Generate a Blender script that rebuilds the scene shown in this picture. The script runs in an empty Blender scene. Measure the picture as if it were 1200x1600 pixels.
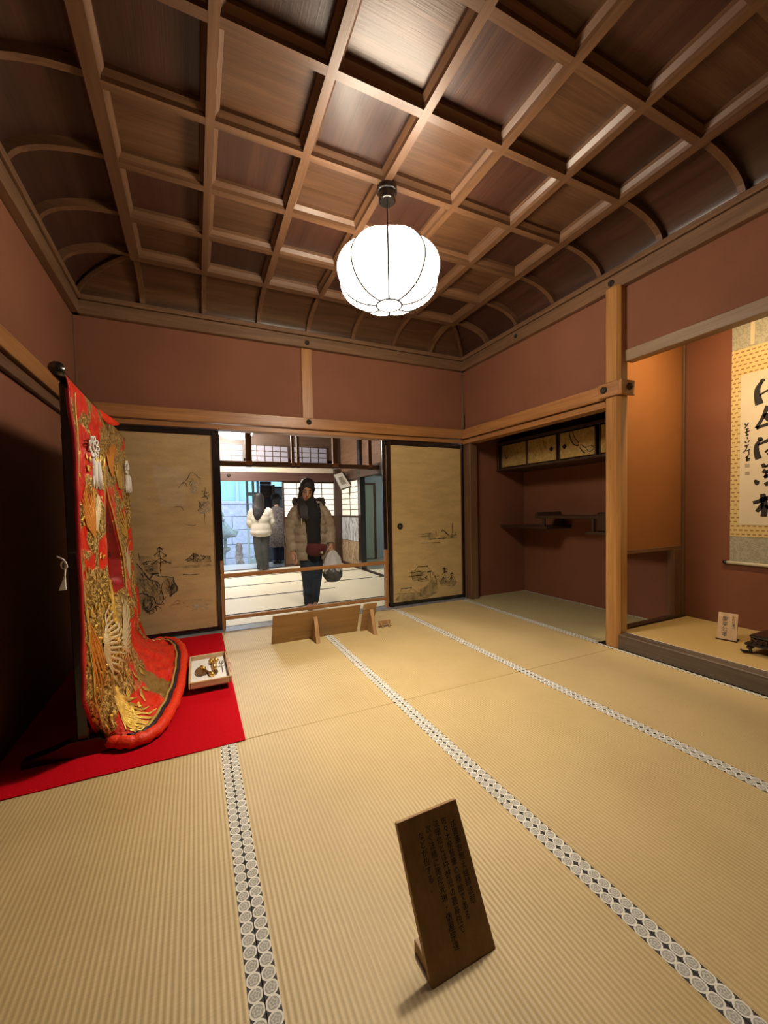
import bpy, bmesh, math, random
from mathutils import Vector, Matrix, noise
random.seed(7)
SC = bpy.context.scene
COL = SC.collection
PI = math.pi

# ------------------------------------------------------------------ camera
F_PX, W_PX, H_PX = 631.245, 1200.0, 1600.0
YAW, PITCH, ROLL = math.radians(24.97245), math.radians(-2.21075), math.radians(-1.23605)
CAM = Vector((-3.0745, -4.185, 1.142))
_f = Vector((math.sin(YAW) * math.cos(PITCH), math.cos(YAW) * math.cos(PITCH), math.sin(PITCH)))
_r0 = Vector((math.cos(YAW), -math.sin(YAW), 0))
_u0 = _r0.cross(_f)
C_R = _r0 * math.cos(ROLL) + _u0 * math.sin(ROLL)
C_U = _u0 * math.cos(ROLL) - _r0 * math.sin(ROLL)
C_F = _f
cd = bpy.data.cameras.new('camera')
cam = bpy.data.objects.new('camera', cd)
COL.objects.link(cam)
cd.sensor_fit = 'AUTO'
cd.sensor_width = 36.0
cd.lens = F_PX / H_PX * 36.0
cd.shift_y = 20.0 / H_PX
cd.clip_start = 0.02
cam.matrix_world = Matrix(((C_R.x, C_U.x, -C_F.x, CAM.x), (C_R.y, C_U.y, -C_F.y, CAM.y), (C_R.z, C_U.z, -C_F.z, CAM.z), (0, 0, 0, 1)))
SC.camera = cam

# ------------------------------------------------------------------ world, exposure
SC.view_settings.view_transform = 'Standard'
SC.view_settings.look = 'None'
SC.view_settings.gamma = 1.0
SC.view_settings.use_curve_mapping = False
SC.view_settings.exposure = 0.0
SC.cycles.filter_width = 1.1
SC.cycles.adaptive_threshold = 0.02
SC.cycles.max_bounces = 8
SC.cycles.diffuse_bounces = 1
SC.cycles.sample_clamp_indirect = 6.0
w = bpy.data.worlds.new('sky')
SC.world = w
w.use_nodes = True
bg = w.node_tree.nodes['Background']
bg.inputs[0].default_value = (0.62, 0.80, 1.0, 1)
bg.inputs[1].default_value = 4.2
LANTERN_L = 36.0
ADDED_GLOW_L = 1650.0          # added glowing disc above the main lantern's bottom opening, brightens the floor below        # main room lantern
LANTERN2_L = 120.0       # next room lantern
WARM = (1.0, 0.85, 0.66)


def ray_dir(px, py):
    return C_F + C_R * ((px - 600.0) / F_PX) - C_U * ((py - 820.0) / F_PX)


def on_y(px, py, y):
    d = ray_dir(px, py)
    return CAM + d * ((y - CAM.y) / d.y)


def on_x(px, py, x):
    d = ray_dir(px, py)
    return CAM + d * ((x - CAM.x) / d.x)


# ------------------------------------------------------------------ materials
class NT:
    def __init__(self, name):
        self.m = bpy.data.materials.new(name)
        self.m.use_nodes = True
        self.t = self.m.node_tree
        self.b = self.t.nodes['Principled BSDF']
        self.out = self.t.nodes['Material Output']

    def n(self, typ, **kw):
        nd = self.t.nodes.new(typ)
        for k, v in kw.items():
            if k in nd.inputs:
                nd.inputs[k].default_value = v
            else:
                setattr(nd, k, v)
        return nd

    def l(self, a, b):
        self.t.links.new(a, b)

    def math(self, op, a, b=None, c=None):
        nd = self.n('ShaderNodeMath', operation=op)
        for i, x in enumerate((a, b, c)):
            if x is None:
                continue
            if isinstance(x, (int, float)):
                nd.inputs[i].default_value = x
            else:
                self.l(x, nd.inputs[i])
        return nd.outputs[0]

    def ramp(self, fac, stops):
        nd = self.n('ShaderNodeValToRGB')
        e = nd.color_ramp.elements
        while len(e) < len(stops):
            e.new(0.5)
        for i, (p, c) in enumerate(stops):
            e[i].position = p
            e[i].color = (c[0], c[1], c[2], 1)
        self.l(fac, nd.inputs[0])
        return nd.outputs[0]

    def mix(self, fac, a, b, typ='MIX'):
        nd = self.n('ShaderNodeMix', data_type='RGBA', blend_type=typ)
        if isinstance(fac, (int, float)):
            nd.inputs[0].default_value = fac
        else:
            self.l(fac, nd.inputs[0])
        for i, x in ((6, a), (7, b)):
            if isinstance(x, tuple):
                nd.inputs[i].default_value = (x[0], x[1], x[2], 1)
            else:
                self.l(x, nd.inputs[i])
        return nd.outputs[2]

    def coords(self, scale=(1, 1, 1), rnd=0.0, kind='Object'):
        tc = self.n('ShaderNodeTexCoord')
        mp = self.n('ShaderNodeMapping')
        mp.inputs['Scale'].default_value = scale
        self.l(tc.outputs[kind], mp.inputs['Vector'])
        if rnd:
            oi = self.n('ShaderNodeObjectInfo')
            v = self.n('ShaderNodeCombineXYZ')
            s = self.math('MULTIPLY', oi.outputs['Random'], rnd)
            for i in range(3):
                self.l(s, v.inputs[i])
            self.l(v.outputs[0], mp.inputs['Location'])
        return mp.outputs[0]

    def noise(self, vec, scale=5.0, detail=4.0, rough=0.55, dist=0.0):
        nd = self.n('ShaderNodeTexNoise')
        nd.inputs['Scale'].default_value = scale
        nd.inputs['Detail'].default_value = detail
        nd.inputs['Roughness'].default_value = rough
        nd.inputs['Distortion'].default_value = dist
        self.l(vec, nd.inputs['Vector'])
        return nd.outputs['Fac']

    def bump(self, h, strength=0.3, dist=0.01):
        nd = self.n('ShaderNodeBump')
        nd.inputs['Strength'].default_value = strength
        nd.inputs['Distance'].default_value = dist
        self.l(h, nd.inputs['Height'])
        self.l(nd.outputs[0], self.b.inputs['Normal'])

    def color(self, c):
        if isinstance(c, tuple):
            self.b.inputs['Base Color'].default_value = (c[0], c[1], c[2], 1)
        else:
            self.l(c, self.b.inputs['Base Color'])

    def set(self, **kw):
        for k, v in kw.items():
            self.b.inputs[k.replace('_', ' ')].default_value = v
        return self


def wood(name, dark, light, axis=0, rough=0.5, fine=60.0, rnd=7.0, bump=0.15, coat=0.0, vary=0.0, aniso=0.0):
    t = NT(name)
    sc = [1.0, 1.0, 1.0]
    for i in range(3):
        sc[i] = 0.6 if i == axis else 9.0
    v = t.coords(tuple(sc), rnd)
    a = t.noise(v, 2.2, 5.0, 0.6, 0.6)
    sc2 = [fine if i != axis else fine * 0.02 for i in range(3)]
    v2 = t.coords(tuple(sc2), rnd)
    b = t.noise(v2, 1.5, 3.0, 0.6)
    f = t.math('ADD', t.math('MULTIPLY', a, 0.65), t.math('MULTIPLY', b, 0.35))
    c = t.ramp(f, [(0.30, dark), (0.52, tuple((dark[i] + light[i]) * 0.5 for i in range(3))), (0.70, light)])
    if vary:
        oi = t.n('ShaderNodeObjectInfo')
        k = t.math('ADD', t.math('MULTIPLY', oi.outputs['Random'], vary), 1.0 - vary * 0.6)
        hs = t.n('ShaderNodeHueSaturation')
        t.l(k, hs.inputs['Value'])
        t.l(c, hs.inputs['Color'])
        c = hs.outputs[0]
    t.color(c)
    t.set(Roughness=rough, Coat_Weight=coat, Coat_Roughness=0.25)
    t.bump(b, bump, 0.004)
    return t.m


def plain(name, c, rough=0.6, metal=0.0, nscale=0.0, namp=0.15, bump=0.0, bscale=80.0, coat=0.0, sheen=0.0, emit=None, estr=0.0):
    t = NT(name)
    if nscale:
        v = t.coords()
        f = t.noise(v, nscale, 5.0, 0.6)
        t.color(t.ramp(f, [(0.3, tuple(x * (1 - namp) for x in c)), (0.7, tuple(min(1, x * (1 + namp)) for x in c))]))
    else:
        t.color(c)
    t.set(Roughness=rough, Metallic=metal, Coat_Weight=coat, Sheen_Weight=sheen)
    if bump:
        t.bump(t.noise(t.coords(), bscale, 4.0), bump, 0.01)
    if emit:
        t.b.inputs['Emission Color'].default_value = (*emit, 1)
        t.b.inputs['Emission Strength'].default_value = estr
    return t.m


def plaster_mat(name, c):
    t = NT(name)
    v = t.coords()
    a = t.noise(v, 220.0, 3.0, 0.7)
    b = t.noise(v, 1.6, 4.0, 0.6)
    f = t.math('ADD', t.math('MULTIPLY', a, 0.5), t.math('MULTIPLY', b, 0.5))
    t.color(t.ramp(f, [(0.30, tuple(x * 0.78 for x in c)), (0.70, tuple(x * 1.18 for x in c))]))
    t.set(Roughness=0.78, Specular_IOR_Level=0.3)
    t.bump(a, 0.25, 0.003)
    return t.m


def tatami_mat_material(name, light, dark, axis=0, pitch=0.0150):
    t = NT(name)
    tc = t.n('ShaderNodeTexCoord')
    sp = t.n('ShaderNodeSeparateXYZ')
    t.l(tc.outputs['Object'], sp.inputs[0])
    x = sp.outputs[axis]
    s = t.math('SINE', t.math('MULTIPLY', x, 2 * PI / pitch))
    s = t.math('ADD', t.math('MULTIPLY', s, 0.5), 0.5)
    vs = [900.0, 900.0, 900.0]
    vs[axis] = 25.0
    fine = t.noise(t.coords(tuple(vs), 5.0), 1.0, 2.0, 0.6)
    big = t.noise(t.coords((1, 1, 1), 5.0), 2.5, 4.0, 0.6)
    f = t.math('ADD', t.math('MULTIPLY', s, 0.26), t.math('ADD', t.math('MULTIPLY', fine, 0.42), t.math('MULTIPLY', big, 0.34)))
    t.color(t.ramp(f, [(0.15, dark), (0.75, light)]))
    t.set(Roughness=0.46, Specular_IOR_Level=0.55)
    h = t.math('ADD', s, t.math('MULTIPLY', fine, 0.5))
    t.bump(h, 0.45, 0.0020)
    return t.m


def heri_material(name, white, grey, dark, cell=0.034):
    """woven border: white rings with a crest, dark diamonds between; runs along Y, one ring across (local x 0..w)"""
    t = NT(name)
    tc = t.n('ShaderNodeTexCoord')
    sp = t.n('ShaderNodeSeparateXYZ')
    t.l(tc.outputs['Object'], sp.inputs[0])

    def cellc(o, off):
        q = t.math('ADD', t.math('DIVIDE', o, cell), off)
        return t.math('SUBTRACT', t.math('FRACT', q), 0.5)
    u = cellc(sp.outputs[0], 0.0)
    vv = cellc(sp.outputs[1], 0.0)
    r = t.math('SQRT', t.math('ADD', t.math('MULTIPLY', u, u), t.math('MULTIPLY', vv, vv)))
    disc = t.math('LESS_THAN', r, 0.53)
    inner = t.math('LESS_THAN', r, 0.40)
    ang = t.math('ARCTAN2', vv, u)
    pet = t.math('ADD', t.math('MULTIPLY', t.math('SINE', t.math('MULTIPLY', ang, 5.0)), 0.05), 0.24)
    crest = t.math('LESS_THAN', t.math('ABSOLUTE', t.math('SUBTRACT', r, pet)), 0.06)
    dot = t.math('LESS_THAN', r, 0.08)
    c = t.mix(disc, dark, white)
    c = t.mix(inner, c, grey)
    c = t.mix(t.math('MAXIMUM', crest, dot), c, t.mix(0.5, white, grey))
    t.color(c)
    t.set(Roughness=0.8)
    t.bump(t.noise(t.coords((900, 900, 900)), 1.0), 0.3, 0.001)
    return t.m


MT = {}
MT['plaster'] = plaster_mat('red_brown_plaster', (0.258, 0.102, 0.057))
MT['plaster_deep'] = plaster_mat('deep_red_brown_plaster', (0.215, 0.082, 0.044))  # same plaster as the walls, darkened to paint in the recess shade
MT['plaster_pale'] = plaster_mat('pale_plaster', (0.52, 0.45, 0.34))
MT['plaster_white'] = plaster_mat('white_plaster', (0.62, 0.68, 0.66))
HON_D, HON_L = (0.26, 0.105, 0.034), (0.52, 0.25, 0.085)
for ax, k in ((0, 'x'), (1, 'y'), (2, 'z')):
    MT['honey_' + k] = wood('honey_wood_' + k, HON_D, HON_L, ax, 0.42, coat=0.15)
    MT['brown_' + k] = wood('brown_wood_' + k, (0.085, 0.042, 0.022), (0.22, 0.115, 0.060), ax, 0.5)
    MT['ceil_' + k] = wood('ceiling_rib_wood_' + k, (0.075, 0.034, 0.015), (0.185, 0.092, 0.043), ax, 0.42, coat=0.15)
    MT['cornice_' + k] = wood('cornice_wood_' + k, (0.12, 0.062, 0.031), (0.27, 0.150, 0.080), ax, 0.45)
    MT['dark_' + k] = wood('dark_wood_' + k, (0.028, 0.014, 0.009), (0.075, 0.038, 0.022), ax, 0.42)
    MT['grey_' + k] = wood('weathered_sill_wood_' + k, (0.050, 0.034, 0.022), (0.16, 0.115, 0.078), ax, 0.55)
    MT['sign_' + k] = wood('sign_board_wood_' + k, (0.30, 0.165, 0.060), (0.50, 0.30, 0.13), ax, 0.5)
MT['panel_x'] = wood('ceiling_board_x', (0.046, 0.019, 0.008), (0.135, 0.063, 0.028), 0, 0.40, fine=90, vary=0.30, bump=0.2, coat=0.15)
MT['panel_y'] = wood('ceiling_board_y', (0.026, 0.009, 0.006), (0.074, 0.029, 0.016), 1, 0.42, fine=90, vary=0.5, bump=0.2, coat=0.15)  # alternate boards darker: sheen difference across the grain painted into the colour
MT['post'] = wood('polished_post_wood', (0.30, 0.125, 0.036), (0.62, 0.32, 0.10), 2, 0.30, coat=0.4)
MT['lacquer'] = plain('black_lacquer', (0.010, 0.008, 0.008), 0.22, coat=0.5)
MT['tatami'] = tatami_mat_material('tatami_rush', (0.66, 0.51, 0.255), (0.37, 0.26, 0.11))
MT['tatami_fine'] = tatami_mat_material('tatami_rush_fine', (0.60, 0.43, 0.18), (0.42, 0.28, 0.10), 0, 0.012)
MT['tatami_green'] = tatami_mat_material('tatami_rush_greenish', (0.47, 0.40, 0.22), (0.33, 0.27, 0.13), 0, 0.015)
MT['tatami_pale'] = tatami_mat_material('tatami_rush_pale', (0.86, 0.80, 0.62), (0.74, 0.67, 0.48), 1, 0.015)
MT['heri'] = heri_material('patterned_border_cloth', (0.78, 0.76, 0.68), (0.36, 0.35, 0.31), (0.045, 0.042, 0.04))
MT['heri_dark'] = plain('plain_dark_border_cloth', (0.045, 0.04, 0.035), 0.85)
MT['fitting'] = plain('aged_bronze_fitting', (0.06, 0.05, 0.042), 0.38, 0.85, bump=0.5, bscale=160)
MT['ink'] = plain('black_ink', (0.012, 0.010, 0.009), 0.7)
MT['white'] = plain('white_cord', (0.80, 0.78, 0.74), 0.6)
MT['carpet'] = plain('red_felt', (0.52, 0.002, 0.009), 0.95, nscale=180, namp=0.2, bump=0.4, bscale=500)
MT['carpet'].node_tree.nodes['Principled BSDF'].inputs['Specular IOR Level'].default_value = 0.1
MT['steel'] = plain('dark_metal', (0.06, 0.06, 0.06), 0.4, 0.7)


def ink_wash(name, c, alpha, scale=14.0, lo=0.36, hi=0.66):
    t = NT(name)
    t.color(c)
    t.set(Roughness=0.8)
    f = t.noise(t.coords(), scale, 5.0, 0.6)
    a = t.n('ShaderNodeMapRange')
    a.inputs['From Min'].default_value = lo
    a.inputs['From Max'].default_value = hi
    a.inputs['To Max'].default_value = alpha
    t.l(f, a.inputs['Value'])
    t.l(a.outputs[0], t.b.inputs['Alpha'])
    return t.m


MT['wash'] = ink_wash('ink_wash', (0.05, 0.042, 0.030), 0.75, 22.0, 0.25, 0.55)
MT['wash_soft'] = ink_wash('soft_ink_wash', (0.09, 0.075, 0.05), 0.5, 12.0)
MT['wash_red'] = ink_wash('red_ochre_wash', (0.25, 0.06, 0.025), 0.8, 25.0)
MT['wash_pale'] = ink_wash('pale_pigment_wash', (0.62, 0.54, 0.40), 0.75, 18.0)


def paper_mat(name, c, coat=0.0):
    t = NT(name)
    v = t.coords()
    a = t.noise(t.coords((1, 1, 3.5)), 3.2, 5.0, 0.6)
    b = t.noise(v, 90.0, 3.0, 0.6)
    f = t.math('ADD', t.math('MULTIPLY', a, 0.75), t.math('MULTIPLY', b, 0.25))
    t.color(t.ramp(f, [(0.34, tuple(x * 0.80 for x in c)), (0.66, tuple(x * 1.12 for x in c))]))
    t.set(Roughness=0.55, Coat_Weight=coat, Coat_Roughness=0.04)
    return t.m


MT['paper'] = paper_mat('golden_door_paper', (0.58, 0.42, 0.185))
MT['paper_cov'] = paper_mat('golden_door_paper_under_clear_sheet', (0.52, 0.37, 0.175), 0.75)

# ------------------------------------------------------------------ geometry helpers


def bm_new():
    return bmesh.new()


def bx(bm, x0, x1, y0, y1, z0, z1, bev=0.0, mat_i=0):
    vs = [bm.verts.new((x, y, z)) for z in (z0, z1) for y in (y0, y1) for x in (x0, x1)]
    fs = [(0, 2, 3, 1), (4, 5, 7, 6), (0, 1, 5, 4), (2, 6, 7, 3), (0, 4, 6, 2), (1, 3, 7, 5)]
    faces = [bm.faces.new([vs[i] for i in f]) for f in fs]
    if bev > 0:
        es = set(e for f in faces for e in f.edges)
        bmesh.ops.bevel(bm, geom=list(es), offset=bev, segments=1, affect='EDGES', profile=0.5)
    return bm


def to_mesh(name, bm, mats, smooth=False):
    me = bpy.data.meshes.new(name)
    bmesh.ops.recalc_face_normals(bm, faces=bm.faces[:])
    bm.to_mesh(me)
    bm.free()
    for m in (mats if isinstance(mats, (list, tuple)) else [mats]):
        me.materials.append(m)
    if smooth:
        me.polygons.foreach_set('use_smooth', [True] * len(me.polygons))
    return me


def link(name, data, parent=None, loc=None, rot=None):
    o = bpy.data.objects.new(name, data)
    COL.objects.link(o)
    if parent is not None:
        o.parent = parent
    if loc is not None:
        o.location = loc
    if rot is not None:
        o.rotation_euler = rot
    return o


def obj(name, bm, mats, parent=None, smooth=False, loc=None, rot=None):
    return link(name, to_mesh(name, bm, mats, smooth), parent, loc, rot)


def box(name, b, mat, parent=None, bev=0.003, loc=None, rot=None):
    return obj(name, bx(bm_new(), *b, bev), mat, parent, loc=loc, rot=rot)


def tag(o, label, cat, group=None, kind=None):
    o['label'] = label
    o['category'] = cat
    if group:
        o['group'] = group
    if kind:
        o['kind'] = kind
    return o


def struct(name, b_or_bm, mat, label, cat, bev=0.0):
    bm = b_or_bm if not isinstance(b_or_bm, (tuple, list)) else bx(bm_new(), *b_or_bm, bev)
    return tag(obj(name, bm, mat), label, cat, kind='structure')


def thing(name, label, cat, loc=(0, 0, 0), rotz=0.0, group=None, kind=None):
    o = bpy.data.objects.new(name, None)
    o.empty_display_size = 0.1
    COL.objects.link(o)
    o.location = loc
    o.rotation_euler = (0, 0, rotz)
    return tag(o, label, cat, group, kind)


def tube(bm, pts, rad, n=8, cap=True):
    """pts: list of Vector; rad: float, list of float or of (rx, ry)"""
    pts = [Vector(p) for p in pts]
    rings = []
    prev = None
    for i, p in enumerate(pts):
        d = (pts[min(i + 1, len(pts) - 1)] - pts[max(i - 1, 0)])
        if d.length < 1e-9:
            d = Vector((0, 0, 1))
        d.normalize()
        if prev is None:
            a = Vector((1, 0, 0)) if abs(d.x) < 0.8 else Vector((0, 1, 0))
            a = (a - d * a.dot(d)).normalized()
        else:
            a = (prev - d * prev.dot(d)).normalized()
        prev = a
        b = d.cross(a)
        r = rad[i] if isinstance(rad, (list, tuple)) else rad
        rx, ry = r if isinstance(r, (list, tuple)) else (r, r)
        rings.append([bm.verts.new(p + a * (math.cos(2 * PI * k / n) * rx) + b * (math.sin(2 * PI * k / n) * ry)) for k in range(n)])
    for i in range(len(rings) - 1):
        for k in range(n):
            bm.faces.new((rings[i][k], rings[i][(k + 1) % n], rings[i + 1][(k + 1) % n], rings[i + 1][k]))
    if cap:
        bm.faces.new(rings[0][::-1])
        bm.faces.new(rings[-1])
    return bm


def lathe(bm, prof, n=24, c=(0, 0, 0), cap=True):
    rings = []
    for r, z in prof:
        rings.append([bm.verts.new((c[0] + r * math.cos(2 * PI * k / n), c[1] + r * math.sin(2 * PI * k / n), c[2] + z)) for k in range(n)])
    for i in range(len(rings) - 1):
        for k in range(n):
            bm.faces.new((rings[i][k], rings[i][(k + 1) % n], rings[i + 1][(k + 1) % n], rings[i + 1][k]))
    if cap:
        bm.faces.new(rings[0][::-1])
        bm.faces.new(rings[-1])
    return bm


def poly_prism(bm, pts2, fn, d0, d1):
    """extrude a 2-D outline; fn(a, b, d) -> 3-D"""
    a = [bm.verts.new(fn(p[0], p[1], d0)) for p in pts2]
    b = [bm.verts.new(fn(p[0], p[1], d1)) for p in pts2]
    n = len(pts2)
    bm.faces.new(a)
    bm.faces.new(b[::-1])
    for i in range(n):
        bm.faces.new((a[i], b[i], b[(i + 1) % n], a[(i + 1) % n]))
    return bm


def catmull(pts, sub=4):
    pts = [Vector(p) for p in pts]
    out = []
    for i in range(len(pts) - 1):
        p0, p1, p2, p3 = pts[max(i - 1, 0)], pts[i], pts[i + 1], pts[min(i + 2, len(pts) - 1)]
        for k in range(sub):
            t = k / sub
            out.append(0.5 * ((2 * p1) + (p2 - p0) * t + (2 * p0 - 5 * p1 + 4 * p2 - p3) * t * t + (3 * p1 - p0 - 3 * p2 + p3) * t ** 3))
    out.append(pts[-1])
    return out


def ribbon(bm, pts, widths, nrm, sub=4):
    """flat brush stroke through 3-D points lying in a plane with normal nrm"""
    nrm = Vector(nrm)
    P4 = [Vector((p[0], p[1], p[2], ww)) for p, ww in zip(pts, widths)]
    q = catmull(P4, sub) if len(P4) > 2 else P4
    L, R = [], []
    for i, p in enumerate(q):
        a = q[max(i - 1, 0)].to_3d()
        b = q[min(i + 1, len(q) - 1)].to_3d()
        d = (b - a)
        if d.length < 1e-9:
            continue
        s = nrm.cross(d.normalized()) * max(p[3], 0.0004) * 0.5
        L.append(bm.verts.new(p.to_3d() + s))
        R.append(bm.verts.new(p.to_3d() - s))
    for i in range(len(L) - 1):
        bm.faces.new((L[i], L[i + 1], R[i + 1], R[i]))


def blob(bm, pts):
    bm.faces.new([bm.verts.new(p) for p in pts])


def text_mesh(chars, size, fn, depth=0.0):
    """chars: list of (char, a, b); glyph drawn centred there in the sheet's own 2-D axes, mapped by fn(a, b) -> 3-D"""
    cu = bpy.data.curves.new('glyph', 'FONT')
    cu.size = 1.0
    cu.resolution_u = 2
    o = bpy.data.objects.new('glyph', cu)
    COL.objects.link(o)
    bm = bm_new()
    cache = {}
    dg = bpy.context.evaluated_depsgraph_get()
    for ch, a, b in chars:
        if ch not in cache:
            cu.body = ch
            dg.update()
            cache[ch] = bpy.data.meshes.new_from_object(o.evaluated_get(dg))
        me = cache[ch]
        vs = [bm.verts.new(fn(a + (v.co.x - 0.5) * size, b + (v.co.y - 0.38) * size)) for v in me.vertices]
        for p in me.polygons:
            try:
                bm.faces.new([vs[i] for i in p.vertices])
            except ValueError:
                pass
    bpy.data.objects.remove(o)
    for me in cache.values():
        bpy.data.meshes.remove(me)
    bpy.data.curves.remove(cu)
    return bm


def remesh(bm, voxel, smooth_it=2):
    me = bpy.data.meshes.new('tmp')
    bmesh.ops.recalc_face_normals(bm, faces=bm.faces[:])
    bm.to_mesh(me)
    bm.free()
    o = bpy.data.objects.new('tmp', me)
    COL.objects.link(o)
    md = o.modifiers.new('r', 'REMESH')
    md.mode = 'VOXEL'
    md.voxel_size = voxel
    dg = bpy.context.evaluated_depsgraph_get()
    dg.update()
    m2 = bpy.data.meshes.new_from_object(o.evaluated_get(dg))
    bpy.data.objects.remove(o)
    bpy.data.meshes.remove(me)
    b2 = bm_new()
    b2.from_mesh(m2)
    bpy.data.meshes.remove(m2)
    for _ in range(smooth_it):
        bmesh.ops.smooth_vert(b2, verts=b2.verts[:], factor=0.5, use_axis_x=True, use_axis_y=True, use_axis_z=True)
    return b2

# ================================================================== the room shell
XL, YB, ZC = -3.944, -3.86, 2.815      # left wall, back of room, underside of cornice
DEPTH = 0.95                            # alcove depth behind the right wall line
NAG0, NAG1 = 1.985, 2.098               # long rail (nageshi)
KAM0 = 1.935                            # underside of the track lintel

# ---- floor and mats
flo = struct('floor', (XL - 0.1, DEPTH + 0.15, YB - 0.12, 0.14, -0.12, -0.055), MT['dark_x'], 'woven straw mat floor of the main room with patterned borders', 'floor')
HW = 0.034


def mat_mesh(wx, wy, mat, bev=0.004):
    bm = bx(bm_new(), 0, wx, 0, wy, -0.055, 0.0, bev)
    return to_mesh('tatami_mat', bm, mat)


def heri_mesh(wy, mat, wx=HW):
    bm = bx(bm_new(), 0, wx, 0, wy, -0.02, 0.0012)
    return to_mesh('border_cloth', bm, mat)


cols = [(-3.930, -2.969), (-2.969, -2.016), (-2.016, -1.050), (-1.050, -0.090)]
rows = [(-3.985, -2.079), (-2.076, -0.075)]
for (x0, x1) in cols:
    for (y0, y1) in rows:
        m = link('tatami_mat', mat_mesh(x1 - x0 - 0.002, y1 - y0, MT['tatami']), flo, (x0 + 0.001, y0, 0))
        hm = heri_mesh(y1 - y0, MT['heri'])
        link('border_cloth', hm, m, (0.0, 0, 0))
        link('border_cloth', hm, m, (x1 - x0 - 0.002 - HW, 0, 0))
m = link('tatami_mat', mat_mesh(DEPTH + 0.085, 1.90, MT['tatami_green']), flo, (-0.088, -1.915, 0))
link('border_cloth', heri_mesh(1.90, MT['heri']), m, (0, 0, 0))
link('border_cloth', heri_mesh(1.90, MT['heri']), m, (DEPTH + 0.085 - HW, 0, 0))
obj('threshold', bx(bm_new(), XL, 0.02, -0.072, 0.10, -0.055, 0.004, 0.002), plain('worn_grey_track', (0.22, 0.22, 0.23), 0.35, nscale=12, namp=0.2), flo)  # grey track, slightly mottled

# ---- raised floor of the picture alcove (tokonoma)
ZT = 0.112
fa = struct('floor_alcove', (-0.005, DEPTH, YB, -2.03, -0.055, ZT - 0.02), MT['dark_y'], 'raised straw mat floor of the picture alcove behind a dark sill', 'floor')
m = link('tatami_mat', mat_mesh(DEPTH - 0.005, 1.80, MT['tatami_fine']), fa, (0.0, -3.84, ZT))
link('border_cloth', heri_mesh(1.80, MT['heri'], 0.03), m, (0, 0, 0))
st = struct('trim_1', (-0.088, 0.0, YB, -2.10, 0.0, ZT + 0.004), MT['grey_y'], 'weathered dark wood sill along the front of the picture alcove', 'sill', 0.006)
box('sill_lip', (-0.03, 0.002, YB, -2.10, ZT, ZT + 0.008), MT['grey_y'], st)
st = struct('trim_2', (0.0, DEPTH, -2.03, -1.965, 0.0, ZT + 0.012), MT['dark_x'], 'dark cross sill between shelf recess and picture alcove', 'sill', 0.004)

# ---- far wall (plaster above the doors)
wf = struct('wall_far', (XL, 0.0, 0.0, 0.09, NAG1 - 0.03, ZC + 0.2), MT['plaster'], 'red brown plaster band above the sliding doors', 'wall')
box('wall_stud', (-2.035, -1.918, -0.022, 0.02, NAG1, ZC), MT['honey_z'], wf, 0.006)
box('corner_post', (-0.02, 0.012, -0.012, 0.05, NAG1, ZC), MT['brown_z'], wf, 0.003)
box('corner_post', (XL - 0.01, XL + 0.012, -0.012, 0.05, 0.0, ZC), MT['brown_z'], wf, 0.003)
lt = struct('trim_3', (XL, -0.0, -0.030, 0.10, KAM0, NAG0 - 0.006), MT['honey_x'], 'honey wood track lintel over the sliding doors', 'lintel', 0.003)
ln = struct('trim_4', (XL, -0.0, -0.062, 0.012, NAG0, NAG1), MT['honey_x'], 'honey wood long rail across the far wall', 'rail', 0.006)


def knob(parent, p, axis, r=0.028):
    """round bronze nail cover with a crest; axis = direction it faces"""
    bm = bm_new()
    lathe(bm, [(r * 0.98, 0.0), (r, 0.006), (r * 0.86, 0.011), (r * 0.62, 0.009), (r * 0.55, 0.014), (r * 0.2, 0.018)], 14)
    for k in range(6):
        a = k * PI / 3
        tube(bm, [(math.cos(a) * r * 0.35, math.sin(a) * r * 0.35, 0.012), (math.cos(a) * r * 0.78, math.sin(a) * r * 0.78, 0.014)], 0.005, 5)
    o = obj('nail_cover', bm, MT['fitting'], parent, True)
    o.rotation_euler = Vector((0, 0, 1)).rotation_difference(Vector(axis)).to_euler()
    o.location = p
    return o


knob(ln, (-1.982, -0.060, 2.055), (0, -1, 0))

# ---- right wall (plaster over shelf recess, then over picture alcove)
wr = struct('wall_right', (0.0, 0.08, -1.985, 0.0, NAG1 - 0.03, ZC + 0.2), MT['plaster'], 'red brown plaster wall above the shelf recess', 'wall')
wt = struct('wall_alcove_front', (0.0, 0.08, YB, -2.09, 2.32, ZC + 0.2), MT['plaster'], 'red brown plaster wall above the picture alcove opening', 'wall')
lt2 = struct('trim_5', (-0.028, 0.09, -1.985, 0.0, 1.925, NAG0 - 0.006), MT['honey_y'], 'honey wood lintel over the shelf recess', 'lintel', 0.003)
ln2 = struct('trim_6', (-0.062, 0.012, -1.985, -0.0, NAG0, NAG1), MT['honey_y'], 'honey wood long rail over the shelf recess that wraps the post', 'rail', 0.004)
box('wrap_block', (-0.105, -0.05, -2.115, -1.94, NAG0, NAG1), MT['honey_y'], ln2, 0.004)
box('wrap_return', (-0.105, 0.055, -2.142, -2.112, NAG0 - 0.002, NAG1 - 0.002), MT['honey_x'], ln2, 0.004)
knob(ln2, (-0.104, -1.992, 2.045), (-1, 0, 0))
knob(ln2, (-0.018, -2.141, 2.045), (0, -1, 0))
ot = struct('trim_7', (-0.012, 0.075, YB, -2.10, 2.245, 2.335), wood('lintel_pale_wood', (0.22, 0.13, 0.07), (0.42, 0.28, 0.16), 1, 0.5), 'pale wooden drop lintel over the picture alcove', 'lintel', 0.005)
cp = struct('trim_8', (-0.012, 0.10, -0.135, -0.005, 0.0, 1.93), MT['brown_z'], 'brown corner post between door and shelf recess', 'post', 0.006)

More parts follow.
